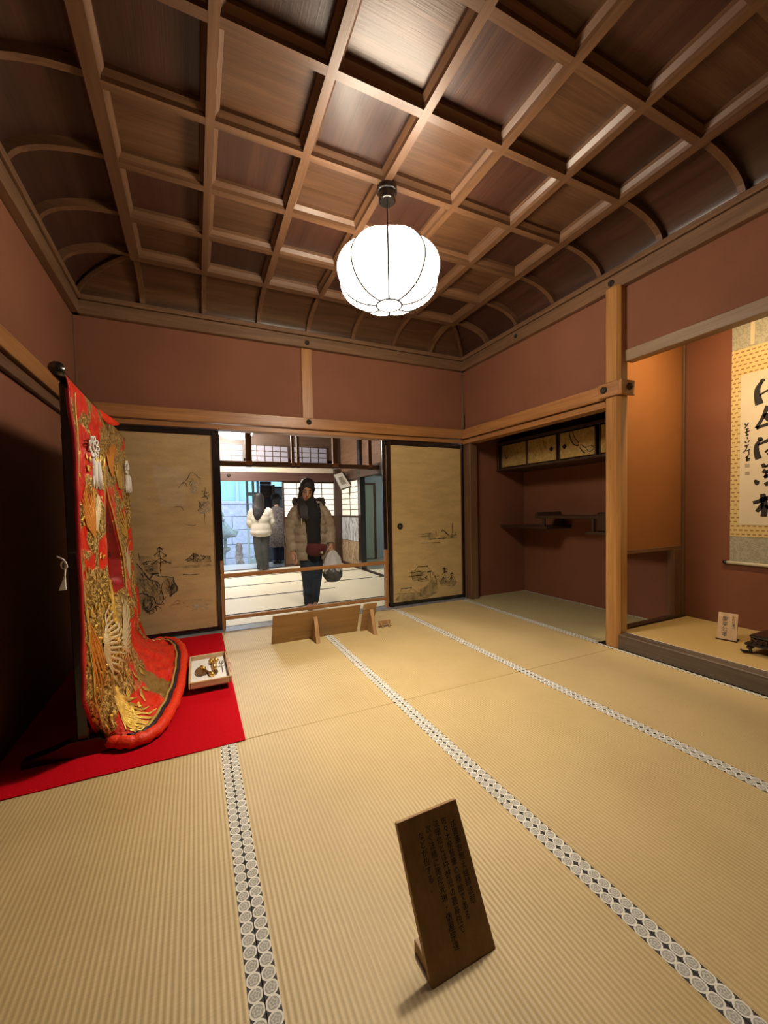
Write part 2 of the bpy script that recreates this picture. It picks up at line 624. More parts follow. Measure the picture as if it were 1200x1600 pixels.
# polished alcove post: square with wide chamfers
bm = bm_new()
x0, x1, y0, y1, c = -0.083, 0.035, -2.105, -1.975, 0.022
poly_prism(bm, [(x0 + c, y0), (x1 - c, y0), (x1, y0 + c), (x1, y1 - c), (x1 - c, y1), (x0 + c, y1), (x0, y1 - c), (x0, y0 + c)], lambda a, b, d: (a, b, d), 0.0, ZC + 0.01)
struct('trim_9', bm, MT['post'], 'polished honey wood post between shelf recess and picture alcove', 'post')

# recess walls
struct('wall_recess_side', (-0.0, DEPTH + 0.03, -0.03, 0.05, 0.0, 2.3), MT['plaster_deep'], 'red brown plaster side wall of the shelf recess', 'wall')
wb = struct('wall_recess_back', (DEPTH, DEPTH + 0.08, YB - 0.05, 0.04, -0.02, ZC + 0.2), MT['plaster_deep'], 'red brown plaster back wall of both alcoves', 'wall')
box('corner_bead', (DEPTH - 0.006, DEPTH + 0.01, -0.036, -0.028, 0.0, 1.95), MT['brown_z'], wb, 0.0)
struct('ceiling_recess', (0.09, DEPTH, -1.955, 0.0, 2.28, 2.32), MT['dark_y'], 'dark board ceiling over the shelf recess', 'ceiling')
struct('ceiling_alcove', (0.075, DEPTH, YB, -2.0, 2.72, 2.75), MT['plaster_pale'], 'board ceiling high inside the picture alcove', 'ceiling')
MT['orange_wall'] = plaster_mat('ochre_plaster', (0.34, 0.135, 0.040))  # plaster with the alcove lamp's orange light painted into its colour
dv = struct('wall_divider', (0.035, DEPTH, -2.000, -1.955, 0.755, 2.72), MT['orange_wall'], 'hanging ochre plaster screen wall left of the scroll', 'wall')
box('bottom_rail', (0.035, DEPTH, -2.006, -1.949, 0.722, 0.757), MT['brown_x'], dv, 0.004)
box('back_post', (0.80, DEPTH, -2.012, -1.955, ZT, 0.725), MT['brown_z'], dv, 0.004)
box('back_strip', (0.915, DEPTH + 0.002, -2.022, -1.998, ZT, 2.72), MT['brown_z'], dv, 0.004)
struct('wall_alcove_near', (-0.02, DEPTH + 0.05, YB - 0.10, YB, 0.0, ZC + 0.2), MT['plaster'], 'red brown plaster end wall of the picture alcove', 'wall')

# ---- left wall
wl = struct('wall_left', (XL - 0.08, XL, YB, 0.0, -0.12, ZC + 0.2), MT['plaster'], 'red brown plaster wall behind the kimono rack', 'wall')
ln3 = struct('trim_10', (XL, XL + 0.052, YB, 0.0, 1.968, 2.078), MT['honey_y'], 'honey wood long rail along the left wall', 'rail', 0.004)
struct('trim_11', (XL, XL + 0.030, YB, 0.0, 1.888, 1.955), MT['brown_y'], 'brown lower rail along the left wall', 'rail', 0.003)

# ---- back of the room: lintel only, the near side stands open to the room the camera looks from
wk = struct('wall_back', (XL, 0.0, YB - 0.09, YB, 2.098, ZC + 0.2), MT['plaster'], 'red brown plaster band above the open near side', 'wall')
struct('trim_12', (XL, 0.0, YB - 0.10, YB + 0.03, 1.985, 2.098), MT['honey_x'], 'honey wood rail above the open near side', 'rail', 0.004)

# ---- cornice round the room
cd_ = 0.055
for i, (b, lab, mk) in enumerate((((XL, 0.0, -cd_, 0.0, ZC, 2.926), 'lower cornice board of the far wall', 'ceil_x'),
                                  ((-cd_, 0.0, YB, 0.0, ZC, 2.926), 'lower cornice board of the alcove side', 'ceil_y'),
                                  ((XL, XL + cd_, YB, 0.0, ZC, 2.926), 'lower cornice board of the kimono side', 'ceil_y'),
                                  ((XL, 0.0, YB, YB + cd_, ZC, 2.926), 'lower cornice board of the near side', 'ceil_x'))):
    c_ = struct('trim_%d' % (13 + i), b, MT[mk.replace('ceil', 'cornice')], 'brown wood ' + lab, 'cornice', 0.003)
    x0, x1, y0, y1, z0, z1 = b
    if mk == 'ceil_x':
        yy = (y0 - 0.022, y1) if y1 == 0.0 else (y0, y1 + 0.022)
        box('upper_cornice', (x0, x1, yy[0], yy[1], 2.930, 2.972), MT[mk.replace('ceil', 'cornice')], c_, 0.008)
    else:
        xx = (x0 - 0.022, x1) if x1 == 0.0 else (x0, x1 + 0.022)
        box('upper_cornice', (xx[0], xx[1], y0, y1, 2.930, 2.972), MT[mk.replace('ceil', 'cornice')], c_, 0.008)
    if i == 0:
        knob(c_, (-1.976, -0.056, 2.862), (0, -1, 0), 0.024)
    if i == 1:
        knob(c_, (-0.056, -2.02, 2.872), (-1, 0, 0), 0.024)
        knob(c_, (-0.056, -0.98, 2.872), (-1, 0, 0), 0.018)

# ================================================================== coved, coffered ceiling
ce = struct('ceiling', (XL - 0.1, 0.1, YB - 0.12, 0.1, 3.22, 3.27), MT['dark_x'], 'coffered brown wood ceiling with curved coves on all sides', 'ceiling')
RX = [-3.425 + 0.4875 * i for i in range(7)]
RY = [-0.52 - 0.468 * j for j in range(7)]
ZR0, ZR1 = 3.100, 3.172
WB, WT = 0.022, 0.044      # half widths of a rib below and above


def rib_mesh(length, axis, mat, wb=WB, wt=WT):
    bm = bm_new()
    h = ZR1 - ZR0
    prof = [(-wb, 0), (wb, 0), (wb + 0.003, 0.022), (wt, 0.044), (wt, h), (-wt, h), (-wt, 0.044), (-wb - 0.003, 0.022)]
    if axis == 'y':
        poly_prism(bm, prof, lambda a, b, d: (a, d, b), 0, length)
    else:
        poly_prism(bm, prof, lambda a, b, d: (d, a, b), 0, length)
    return to_mesh('ceiling_rib', bm, mat)


ylen, xlen = RY[0] - RY[-1] + 0.06, RX[-1] - RX[0] + 0.06
my = rib_mesh(ylen, 'y', MT['ceil_y'])
mx = rib_mesh(xlen, 'x', MT['ceil_x'])
myw = rib_mesh(ylen, 'y', MT['ceil_y'], WB + 0.010, WT + 0.008)
mxw = rib_mesh(xlen, 'x', MT['ceil_x'], WB + 0.010, WT + 0.008)
for i, x in enumerate(RX):
    link('ceiling_rib', myw if i in (0, 6) else my, ce, (x, RY[-1] - 0.03, ZR0))
for j, y in enumerate(RY):
    link('ceiling_rib', mxw if j in (0, 6) else mx, ce, (RX[0] - 0.03, y, ZR0 + 0.0008))
pw, pl = 0.4875, 0.468
pm = {}
for k in ('x', 'y'):
    pm[k] = to_mesh('coffer_panel', bx(bm_new(), -pw / 2, pw / 2, -pl / 2, pl / 2, 0, 0.018), MT['panel_' + k])
for i in range(6):
    for j in range(6):
        k = 'x' if (i + j) % 2 == 0 else 'y'
        link('coffer_panel', pm[k], ce, ((RX[i] + RX[i + 1]) / 2, (RY[j] + RY[j + 1]) / 2, ZR1 - 0.006 + random.uniform(0, 0.002)), (random.uniform(-0.012, 0.012), random.uniform(-0.012, 0.012), 0))
# coves: d = distance from the wall
CW, Z0 = 0.50, 2.958


def cove(t, off=0.0):
    a = t * PI / 2
    return (CW - (CW - 0.055 + off) * math.cos(a), Z0 + (0.175 + off) * math.sin(a))


SIDES = {  # name: (fn(s, d, z) -> xyz, stations, cove starts, cove far corner coords)
    'far': (lambda s, d, z: Vector((s, -d, z)), RX, 'x'),
    'near': (lambda s, d, z: Vector((s, YB + d, z)), RX, 'x'),
    'left': (lambda s, d, z: Vector((XL + d, s, z)), RY, 'y'),
    'right': (lambda s, d, z: Vector((-d, s, z)), RY, 'y')}
NCV = 10
for side, (fn, stn, ax) in SIDES.items():
    for s in stn:
        bm = bm_new()
        lo, hi = [], []
        for k in range(NCV + 1):
            d, z = cove(k / NCV, -0.012)
            d2, z2 = cove(k / NCV, 0.045)
            for arr, (dd, zz) in ((lo, (d, z)), (hi, (d2, z2))):
                arr.append([bm.verts.new(fn(s - 0.019, dd, zz)), bm.verts.new(fn(s + 0.019, dd, zz))])
        for k in range(NCV):
            bm.faces.new((lo[k][0], lo[k][1], lo[k + 1][1], lo[k + 1][0]))
            bm.faces.new((hi[k][0], hi[k + 1][0], hi[k + 1][1], hi[k][1]))
            for q in (0, 1):
                bm.faces.new((lo[k][q], lo[k + 1][q], hi[k + 1][q], hi[k][q]))
        bm.faces.new((lo[0][0], hi[0][0], hi[0][1], lo[0][1]))
        bm.faces.new((lo[-1][0], lo[-1][1], hi[-1][1], hi[-1][0]))
        obj('cove_rib', bm, MT['ceil_' + ('y' if ax == 'x' else 'x')], ce)
    cells = [(stn[k], stn[k + 1]) for k in range(6)]
    for a, b in cells:
        bm = bm_new()
        prev = None
        for k in range(NCV + 1):
            d, z = cove(k / NCV, 0.040)
            cur = (bm.verts.new(fn(a, d, z)), bm.verts.new(fn(b, d, z)))
            if prev:
                bm.faces.new((prev[0], prev[1], cur[1], cur[0]))
            prev = cur
        obj('cove_panel', bm, MT['panel_' + ax], ce, True)
    # mitred corner pieces
    for a, sg in ((min(stn), -1), (max(stn), 1)):
        bm = bm_new()
        prev = None
        for k in range(NCV + 1):
            d, z = cove(k / NCV, 0.040)
            cur = (bm.verts.new(fn(a, d, z)), bm.verts.new(fn(a + sg * (CW + 0.04 - d), d, z)))
            if prev:
                bm.faces.new((prev[0], prev[1], cur[1], cur[0]))
            prev = cur
        obj('cove_corner', bm, MT['panel_' + ax], ce, True)
for sx, sy, cx_, cy_ in ((1, -1, XL, 0), (-1, -1, 0, 0), (1, 1, XL, YB), (-1, 1, 0, YB)):
    bm = bm_new()
    pts = []
    for k in range(NCV + 1):
        d, z = cove(k / NCV, 0.012)
        pts.append((cx_ + sx * d, cy_ + sy * d, z))
    tube(bm, pts, 0.022, 6)
    obj('hip_rib', bm, MT['ceil_x'], ce)

# ================================================================== pendant lantern
LP = Vector((-1.945, -1.905, 0.0))


def lantern(name, label, P, L, zmid, zc, R=0.322, half=0.185, tint=WARM, added_glow=0.0):
    t = thing(name, label, 'lamp', (P.x, P.y, zmid), math.radians(18.6))
    sh = NT(name + '_silk')
    sh.color((0.9, 0.88, 0.8))
    sh.b.inputs['Emission Color'].default_value = (*tint, 1)
    sh.b.inputs['Emission Strength'].default_value = L
    bm = bm_new()
    n, mz = 64, 18
    rings = []
    for i in range(mz + 1):
        ph = -PI * 0.45 + (PI * 0.90) * i / mz
        zz = math.sin(ph) / math.sin(PI * 0.45) * half
        rr = R * (math.cos(ph) ** 0.75)
        ring = []
        for k in range(n):
            th = 2 * PI * k / n
            lob = 0.90 + 0.10 * abs(math.sin(4 * th))
            amt = 1 - (1 - lob) * min(1.0, rr / R * 1.1)
            ring.append(bm.verts.new((rr * amt * math.cos(th), rr * amt * math.sin(th), zz)))
        rings.append(ring)
    for i in range(mz):
        for k in range(n):
            bm.faces.new((rings[i][k], rings[i][(k + 1) % n], rings[i + 1][(k + 1) % n], rings[i + 1][k]))
    if not added_glow:
        bm.faces.new(rings[0][::-1])
    obj('silk_shade', bm, sh.m, t, True)
    if added_glow:
        o2 = bm_new()
        lathe(o2, [(0.004, -half + 0.058), (0.050, -half + 0.060), (0.066, -half + 0.068)], 24, cap=True)
        obj('bulb_diffuser', o2, plain('bulb_diffuser_glow', (0.9, 0.9, 0.85), 0.5, emit=tint, estr=added_glow), t, True)
    o2 = bm_new()
    lathe(o2, [(R * 0.60, half * 0.90), (R * 0.45, half * 1.0), (0.05, half * 1.04), (0.012, half * 1.1)], 32)
    obj('top_plate', o2, MT['steel'], t)  # added plate that keeps lantern light off the ceiling above
    bm = bm_new()
    for q in range(8):
        th = q * PI / 4
        pts = []
        for i in range(mz + 1):
            ph = -PI * 0.45 + (PI * 0.90) * i / mz
            zz = math.sin(ph) / math.sin(PI * 0.45) * half
            rr = R * (math.cos(ph) ** 0.75)
            rr *= 1 - 0.10 * min(1.0, rr / R * 1.1)
            pts.append(((rr + 0.005) * math.cos(th), (rr + 0.005) * math.sin(th), zz))
        o2 = bm_new()
        tube(o2, pts, 0.0055, 8)
        obj('frame_wire', o2, MT['steel'], t, True)
    r0 = R * (math.cos(PI * 0.45) ** 0.75) * 0.97
    for zz in (-half - 0.002, half + 0.002):
        o2 = bm_new()
        tube(o2, [(r0 * math.cos(2 * PI * k / 32), r0 * math.sin(2 * PI * k / 32), zz) for k in range(33)], 0.006, 8)
        obj('frame_ring', o2, MT['steel'], t, True)
    bm.free()
    bm = bm_new()
    tube(bm, [(0, 0, half), (0, 0, zc - zmid)], 0.004, 8)
    obj('cord', bm, MT['steel'], t)
    bm = bm_new()
    lathe(bm, [(0.046, -0.085), (0.052, -0.08), (0.052, -0.03), (0.062, -0.028), (0.062, 0.0)], 24, (0, 0, zc - zmid))
    obj('ceiling_cap', bm, MT['lacquer'], t)
    return t


lantern('pendant_lantern', 'large glowing pumpkin shaped silk lantern hanging from the coffered ceiling', LP, LANTERN_L, 2.585, 3.10, added_glow=ADDED_GLOW_L)

# ================================================================== painted sliding doors
def fusuma(name, x0, x1, y, label, paper, z0=0.006, z1=1.93, stile=0.038, d=0.026):
    t = thing(name, label, 'door', ((x0 + x1) / 2, y, 0), kind='structure')
    ox = (x0 + x1) / 2
    L = MT['lacquer']
    box('stile', (x0 - ox, x0 + stile - ox, 0, d, z0, z1), L, t, 0.003)
    box('stile', (x1 - stile - ox, x1 - ox, 0, d, z0, z1), L, t, 0.003)
    box('rail', (x0 + stile - ox, x1 - stile - ox, 0, d, z0, z0 + 0.042), L, t, 0.003)
    box('rail', (x0 + stile - ox, x1 - stile - ox, 0, d, z1 - 0.055, z1), L, t, 0.003)
    bm = bx(bm_new(), x0 + stile - ox, x1 - stile - ox, 0.005, d - 0.005, z0 + 0.042, z1 - 0.055)
    p = obj('paper_panel', bm, paper, t)
    # thin brown inner moulding
    for a in (x0 + stile - ox, x1 - stile - 0.010 - ox):
        box('inner_moulding', (a, a + 0.010, 0.001, 0.006, z0 + 0.042, z1 - 0.055), MT['brown_z'], t, 0.0)
    return t, ox


def strokes_on_y(name, specs, yl, t, ox, mat):
    """specs: list of (points in photo pixels on that door plane, widths in metres)"""
    bm = bm_new()
    for pts, ww in specs:
        q = [on_y(px, py, yl) for px, py in pts]
        q = [Vector((p.x - ox, p.y - t.location.y, p.z)) for p in q]
        if isinstance(ww, (int, float)):
            n = len(q)
            ww = [ww * (0.35 + 0.65 * math.sin(PI * (i + 0.6) / (n + 0.2))) for i in range(n)]
        ribbon(bm, q, ww, (0, 1, 0), 3)
    return obj(name, bm, mat, t)


def blobs_on_y(name, specs, yl, t, ox, mat):
    bm = bm_new()
    for k, pts in enumerate(specs):
        q = [on_y(px, py, yl - 0.0002 * k) for px, py in pts]
        blob(bm, [Vector((p.x - ox, p.y - t.location.y, p.z)) for p in q])
    return obj(name, bm, mat, t)


dl, oxl = fusuma('door_1', XL + 0.012, -2.875, 0.002, 'golden painted sliding door with rocks and pines behind the red kimono', MT['paper_cov'])
dr, oxr = fusuma('door_2', -1.066, -0.004, 0.002, 'golden painted sliding door with pavilions beside the shelf recess', MT['paper'])
fusuma('door_3', XL + 0.025, -2.842, 0.036, 'second sliding door pushed behind the rock and pine door', MT['paper'])
fusuma('door_4', -1.112, -0.05, 0.036, 'second sliding door pushed behind the pavilion door', MT['paper'])


def door_pull(t, x, z):
    bm = bm_new()
    lathe(bm, [(0.036, 0.0), (0.037, 0.004), (0.031, 0.006), (0.027, 0.002), (0.016, 0.0022)], 24)
    o = obj('door_pull', bm, MT['steel'], t, True, (x, 0.004, z), (PI / 2, 0, 0))
    bm = bm_new()
    lathe(bm, [(0.012, 0.002), (0.010, 0.006), (0.004, 0.008)], 12)
    obj('pull_crest', bm, plain('worn_brass', (0.35, 0.27, 0.15), 0.35, 0.9), o, True)


door_pull(dr, -0.917 - oxr, 0.938)
YP = 0.0055
# left door: crag, pines, distant hills
S = []


def Lp(x, y):      # crop (190,690) x 5.333
    return (190 + x / 5.333, 690 + y / 5.333)


def strokes(specs, fn):
    return [([fn(*p) for p in pts], w) for pts, w in specs]


crag = [([(122, 1015), (160, 1055), (200, 1110), (235, 1150), (290, 1165), (320, 1200)], 0.020),
        ([(235, 1145), (265, 1105), (310, 1100)], 0.022), ([(310, 1130), (365, 1122), (410, 1130), (432, 1128)], 0.012),
        ([(432, 1128), (440, 1170), (465, 1215), (460, 1245), (420, 1275), (400, 1290)], 0.016),
        ([(130, 1275), (180, 1265), (230, 1290), (270, 1300), (280, 1345)], 0.014),
        ([(340, 1180), (330, 1240), (350, 1300), (330, 1355)], 0.010), ([(380, 1140), (400, 1190), (385, 1250)], 0.010),
        ([(200, 1300), (180, 1350), (200, 1400), (240, 1430)], 0.013), ([(240, 1300), (250, 1370), (220, 1400)], 0.013),
        ([(280, 1345), (330, 1360), (350, 1350)], 0.010), ([(210, 1425), (240, 1405), (270, 1425), (240, 1435)], 0.012),
        ([(250, 1400), (290, 1370), (330, 1390)], 0.010), ([(370, 1290), (360, 1320), (380, 1335)], 0.008),
        ([(290, 1320), (300, 1360)], 0.008)]
pines = [([(318, 880), (318, 940), (325, 1000), (320, 1060), (330, 1110)], 0.008),
         ([(295, 900), (318, 882), (340, 902)], 0.012), ([(268, 950), (300, 925), (320, 915), (345, 930), (378, 958)], 0.012),
         ([(262, 1020), (300, 985), (330, 975), (370, 1000), (405, 1012)], 0.013), ([(280, 1000), (330, 1010), (370, 985)], 0.009),
         ([(165, 1022), (210, 1000), (245, 998)], 0.010), ([(190, 1045), (240, 1035), (265, 1050)], 0.009), ([(175, 1005), (230, 1020)], 0.007),
         ([(195, 1075), (230, 1062), (262, 1070)], 0.009), ([(530, 990), (560, 970), (600, 935), (630, 945), (650, 965)], 0.013),
         ([(545, 1000), (580, 985), (620, 965)], 0.012), ([(600, 930), (598, 1005)], 0.007), ([(575, 950), (610, 955), (640, 940)], 0.010),
         ([(140, 930), (150, 990)], 0.012), ([(690, 375), (700, 400), (690, 430), (700, 470)], 0.010), ([(670, 470), (700, 455), (720, 480)], 0.012),
         ([(640, 490), (655, 520), (635, 580)], 0.010)]
hills = [([(470, 395), (500, 350), (545, 315), (572, 262), (600, 262), (640, 300), (655, 305), (655, 350)], 0.007),
         ([(500, 350), (530, 345), (548, 375)], 0.006), ([(560, 340), (580, 380), (600, 400)], 0.004),
         ([(640, 580), (680, 520), (720, 500), (735, 520)], 0.006), ([(660, 590), (690, 600), (690, 660)], 0.005),
         ([(530, 690), (600, 700), (620, 690)], 0.006), ([(440, 545), (490, 540), (520, 575)], 0.005),
         ([(510, 1105), (570, 1110), (650, 1102)], 0.009), ([(480, 1110), (520, 1112)], 0.006)]
reds = [([(395, 1375), (430, 1350), (475, 1320), (500, 1335), (525, 1350)], 0.008), ([(475, 1320), (490, 1345)], 0.006),
        ([(420, 1365), (470, 1352), (500, 1360)], 0.006), ([(540, 1375), (590, 1380)], 0.006), ([(610, 1320), (680, 1318)], 0.008)]
strokes_on_y('ink_painting', strokes([(p_, w_ * 0.62) for p_, w_ in crag + pines], Lp), YP, dl, oxl, ink_wash('brush_ink', (0.035, 0.028, 0.020), 0.85, 30.0, 0.22, 0.5))
strokes_on_y('ink_hills', strokes(hills, Lp), YP, dl, oxl, MT['wash'])
strokes_on_y('ochre_boats', strokes(reds, Lp), YP, dl, oxl, MT['wash_red'])


def hatch(polys, n, ang, ln, wd, jitter=0.35):
    """many short brush marks scattered inside outlines (photo crop coordinates)"""
    out = []
    for pl in polys:
        xs, ys = [p[0] for p in pl], [p[1] for p in pl]
        got = 0
        while got < n:
            x, y = random.uniform(min(xs), max(xs)), random.uniform(min(ys), max(ys))
            c = False
            for i in range(len(pl)):
                (x1, y1), (x2, y2) = pl[i], pl[i - 1]
                if (y1 > y) != (y2 > y) and x < (x2 - x1) * (y - y1) / (y2 - y1) + x1:
                    c = not c
            if c:
                a = ang + random.uniform(-jitter, jitter)
                l_ = ln * random.uniform(0.5, 1.3)
                out.append(([(x, y), (x + math.cos(a) * l_ * 0.5, y + math.sin(a) * l_ * 0.5 + random.uniform(-3, 3)), (x + math.cos(a) * l_, y + math.sin(a) * l_)], wd * random.uniform(0.6, 1.4)))
                got += 1
    return out


ROCK = [(130, 1040), (235, 1155), (300, 1170), (340, 1130), (430, 1135), (455, 1225), (400, 1285), (330, 1345), (230, 1425), (180, 1395), (132, 1285)]
rk_h = hatch([ROCK], 70, 1.1, 34, 0.005) + hatch([[(420, 1160), (465, 1215), (455, 1250), (400, 1285), (405, 1220)]], 26, 1.9, 30, 0.007) + hatch([[(170, 1300), (280, 1300), (300, 1380), (230, 1430), (170, 1390)]], 30, 1.3, 30, 0.007)
fol = []
for bx0, by0, bx1, by1 in ((292, 896, 342, 902), (268, 948, 378, 955), (262, 1005, 405, 1010), (165, 1010, 262, 1030), (190, 1060, 262, 1072), (530, 985, 650, 965), (560, 950, 640, 945), (235, 1110, 310, 1120), (640, 960, 740, 985), (665, 420, 720, 480), (640, 500, 680, 560)):
    fol += hatch([[(bx0, min(by0, by1) - 12), (bx1, min(by0, by1) - 12), (bx1, max(by0, by1) + 12), (bx0, max(by0, by1) + 12)]], 16, -0.25, 16, 0.006, 0.6)
hz = hatch([[(640, 520), (735, 500), (735, 690), (650, 650)], [(560, 300), (640, 300), (640, 420), (560, 420)]], 22, 1.2, 30, 0.004)
strokes_on_y('brush_texture', strokes(rk_h + fol, Lp), YP, dl, oxl, MT['wash'])
strokes_on_y('hill_texture', strokes(hz, Lp), YP, dl, oxl, MT['wash_soft'])


def zone(fn, *polys):
    return [[fn(*p) for p in pl] for pl in polys]


blobs_on_y('rock_wash', zone(Lp, [(125, 1030), (235, 1150), (290, 1170), (330, 1125), (430, 1130), (462, 1230), (400, 1290), (330, 1350), (230, 1430), (180, 1400), (130, 1280)],
                             [(430, 1165), (468, 1220), (455, 1250), (400, 1290), (410, 1220)], [(150, 950), (260, 960), (330, 1080), (240, 1120), (150, 1030)]), 0.0062, dl, oxl, MT['wash_soft'])
blobs_on_y('shore_wash', zone(Lp, [(520, 990), (600, 950), (740, 950), (745, 1005), (640, 1012)], [(420, 1048), (500, 1036), (600, 1028), (740, 1018), (745, 1036), (640, 1048), (520, 1056)]), 0.0062, dl, oxl, MT['wash_soft'])
blobs_on_y('earth_wash', zone(Lp, [(380, 1385), (430, 1355), (500, 1330), (560, 1312), (650, 1305), (750, 1300), (750, 1400), (680, 1415), (560, 1408), (450, 1400)]), 0.0062, dl, oxl, MT['wash_red'] if False else ink_wash('earth_ochre_wash', (0.33, 0.13, 0.05), 0.40, 6.0, 0.42, 0.75))
blobs_on_y('pale_cloud', zone(Lp, [(590, 1360), (745, 1350), (750, 1395), (590, 1405)], [(560, 330), (630, 330), (635, 430), (570, 430)], [(640, 500), (730, 490), (735, 600), (650, 600)]), 0.0063, dl, oxl, MT['wash_pale'])


# right door: far shore with pagoda, pavilions and trees
def Rp(x, y):      # crop (605,780) x 9.23
    return (605 + x / 9.23, 780 + y / 9.23)


pav = [([(430, 980), (500, 975), (578, 968)], 0.010), ([(425, 985), (435, 960)], 0.008), ([(575, 980), (578, 955)], 0.008),
       ([(435, 985), (405, 1025), (335, 1058)], 0.006), ([(335, 1058), (440, 1050), (560, 1038)], 0.008), ([(578, 970), (610, 1005)], 0.005),
       ([(320, 1112), (420, 1105), (520, 1095)], 0.009), ([(360, 1065), (350, 1110)], 0.004), ([(360, 1120), (370, 1175)], 0.004),
       ([(370, 1180), (470, 1165), (560, 1150)], 0.004), ([(400, 1120), (405, 1175)], 0.003), ([(440, 1115), (445, 1170)], 0.003), ([(480, 1110), (485, 1165)], 0.003),
       ([(470, 1190), (540, 1180), (600, 1170)], 0.005), ([(420, 1000), (480, 1045)], 0.003),
       ([(205, 1290), (280, 1284), (350, 1275)], 0.011), ([(205, 1305), (205, 1280)], 0.008), ([(350, 1290), (350, 1262)], 0.009),
       ([(205, 1300), (190, 1340)], 0.005), ([(350, 1285), (300, 1350)], 0.005), ([(355, 1285), (430, 1340)], 0.005), ([(330, 1330), (340, 1350)], 0.004), ([(110, 1375), (180, 1360), (290, 1358), (430, 1350)], 0.004),
       ([(580, 1050), (610, 1040), (645, 1038)], 0.018), ([(620, 1050), (620, 1130)], 0.010), ([(655, 1055), (670, 1090)], 0.010), ([(545, 1120), (570, 1145)], 0.012),
       ([(700, 1100), (690, 1140)], 0.012), ([(735, 1095), (725, 1120)], 0.012), ([(700, 1160), (720, 1190)], 0.007),
       ([(822, 980), (825, 1010), (830, 1080), (835, 1150)], 0.008), ([(800, 1010), (822, 990), (840, 1005)], 0.016), ([(790, 1090), (830, 1050), (870, 1050)], 0.009),
       ([(770, 1185), (800, 1150), (830, 1120), (880, 1130)], 0.010), ([(935, 1060), (930, 1110), (915, 1190)], 0.008), ([(915, 1085), (935, 1062), (950, 1080)], 0.014), ([(895, 1160), (930, 1130), (950, 1130)], 0.010)]
pav += hatch([(lambda a, b, c, d: [(a, b), (c, b), (c, d), (a, d)])(*q) for q in ((540, 1030, 660, 1150), (670, 1085, 750, 1170), (795, 1000, 860, 1060), (770, 1090, 890, 1190), (900, 1070, 955, 1180))], 16, 0.4, 20, 0.005, 1.2)
far = [([(480, 540), (540, 535), (620, 530)], 0.006), ([(600, 575), (720, 570), (830, 562)], 0.008), ([(480, 635), (600, 632), (760, 622)], 0.009),
       ([(938, 345), (936, 420), (935, 500), (932, 545)], 0.012), ([(780, 470), (805, 445), (830, 465), (860, 490)], 0.016), ([(700, 460), (705, 500)], 0.010),
       ([(840, 490), (870, 500), (880, 520)], 0.018), ([(960, 520), (1000, 510)], 0.012), ([(910, 545), (960, 550)], 0.008), ([(980, 470), (985, 520)], 0.012), ([(490, 515), (560, 495), (640, 490)], 0.006)]
strokes_on_y('ink_painting', strokes(pav, Rp), YP, dr, oxr, ink_wash('brush_ink_thin', (0.05, 0.040, 0.024), 0.85, 30.0, 0.22, 0.5))
strokes_on_y('far_shore', strokes(far, Rp), YP, dr, oxr, MT['wash'])
blobs_on_y('mist_wash', zone(Rp, [(470, 1300), (560, 1260), (640, 1150), (720, 1180), (740, 1340), (560, 1430), (470, 1400)], [(740, 1180), (830, 1110), (890, 1180), (960, 1120), (1010, 1200), (960, 1260), (780, 1250)],
                             [(180, 1370), (460, 1340), (560, 1440), (300, 1480), (110, 1460)], [(340, 1070), (560, 1045), (600, 1160), (370, 1180)], [(480, 540), (620, 480), (760, 520), (1010, 500), (1010, 560), (600, 590)]), 0.0062, dr, oxr, MT['wash_soft'])

# ================================================================== barrier rail in the doorway
t = thing('barrier_rail', 'low wooden barrier rail set across the open doorway', 'barrier', (-1.98, 0.03, 0))
for sx in (-0.885, 0.885):
    box('post', (sx - 0.018, sx + 0.018, -0.022, 0.022, 0.0, 0.675), MT['honey_z'], t, 0.004)
box('rail', (-0.868, 0.868, -0.010, 0.018, 0.505, 0.545), MT['honey_x'], t, 0.006)
box('rail', (-0.868, 0.868, -0.010, 0.018, 0.090, 0.125), MT['honey_x'], t, 0.006)

# ================================================================== signs on the mats
# foreground reading board, leaning back
SGN_W, SGN_T = 0.196, 0.018
lean = math.atan2(0.165, 0.292)
t = thing('wooden_sign', 'dark lettered wooden reading board leaning on the near mats', 'sign', (-2.508, -3.392, 0.0), math.radians(1.5))
LB = 0.336
a = Matrix.Rotation(-lean, 4, 'X')
bm = bx(bm_new(), -SGN_W / 2, SGN_W / 2, 0, SGN_T, 0.0, LB, 0.002)
bmesh.ops.transform(bm, matrix=a, verts=bm.verts[:])
brd = obj('board', bm, MT['sign_z'], t)
bm = bx(bm_new(), -SGN_W / 2 + 0.006, SGN_W / 2 + 0.009, 0.030, 0.095, 0.0, 0.030, 0.002)
obj('foot_block', bm, MT['sign_x'], t)
bm = bm_new()
poly_prism(bm, [(0.02, 0.0), (0.155, 0.0), (0.135, 0.19), (0.125, 0.19)], lambda p, q, d: (d, p, q), -0.012, 0.012)
obj('back_support', bm, MT['sign_z'], t)
cols_txt = ['　加賀藩お抱え絵師法眼', '佐々木泉景筆の襖絵である', '法眼位とは狩野派の最高位で', '次ぐ法橋に尾形光琳・俵屋宗達', 'などが位する。']
chars = []
for ci, tx in enumerate(cols_txt):
    ax_ = 0.068 - ci * 0.0265
    st_ = (LB - 0.037) - (0.004 if ci in (3,) else 0.012 if ci == 4 else 0.0)
    for k, ch in enumerate(tx):
        if ch == '　':
            st_ += 0.004
            continue
        chars.append((ch, ax_, st_ - k * 0.0190))
bm = text_mesh(chars, 0.0190, lambda p, q: a @ Vector((p, -0.0006, q)))
obj('lettering', bm, MT['ink'], brd)


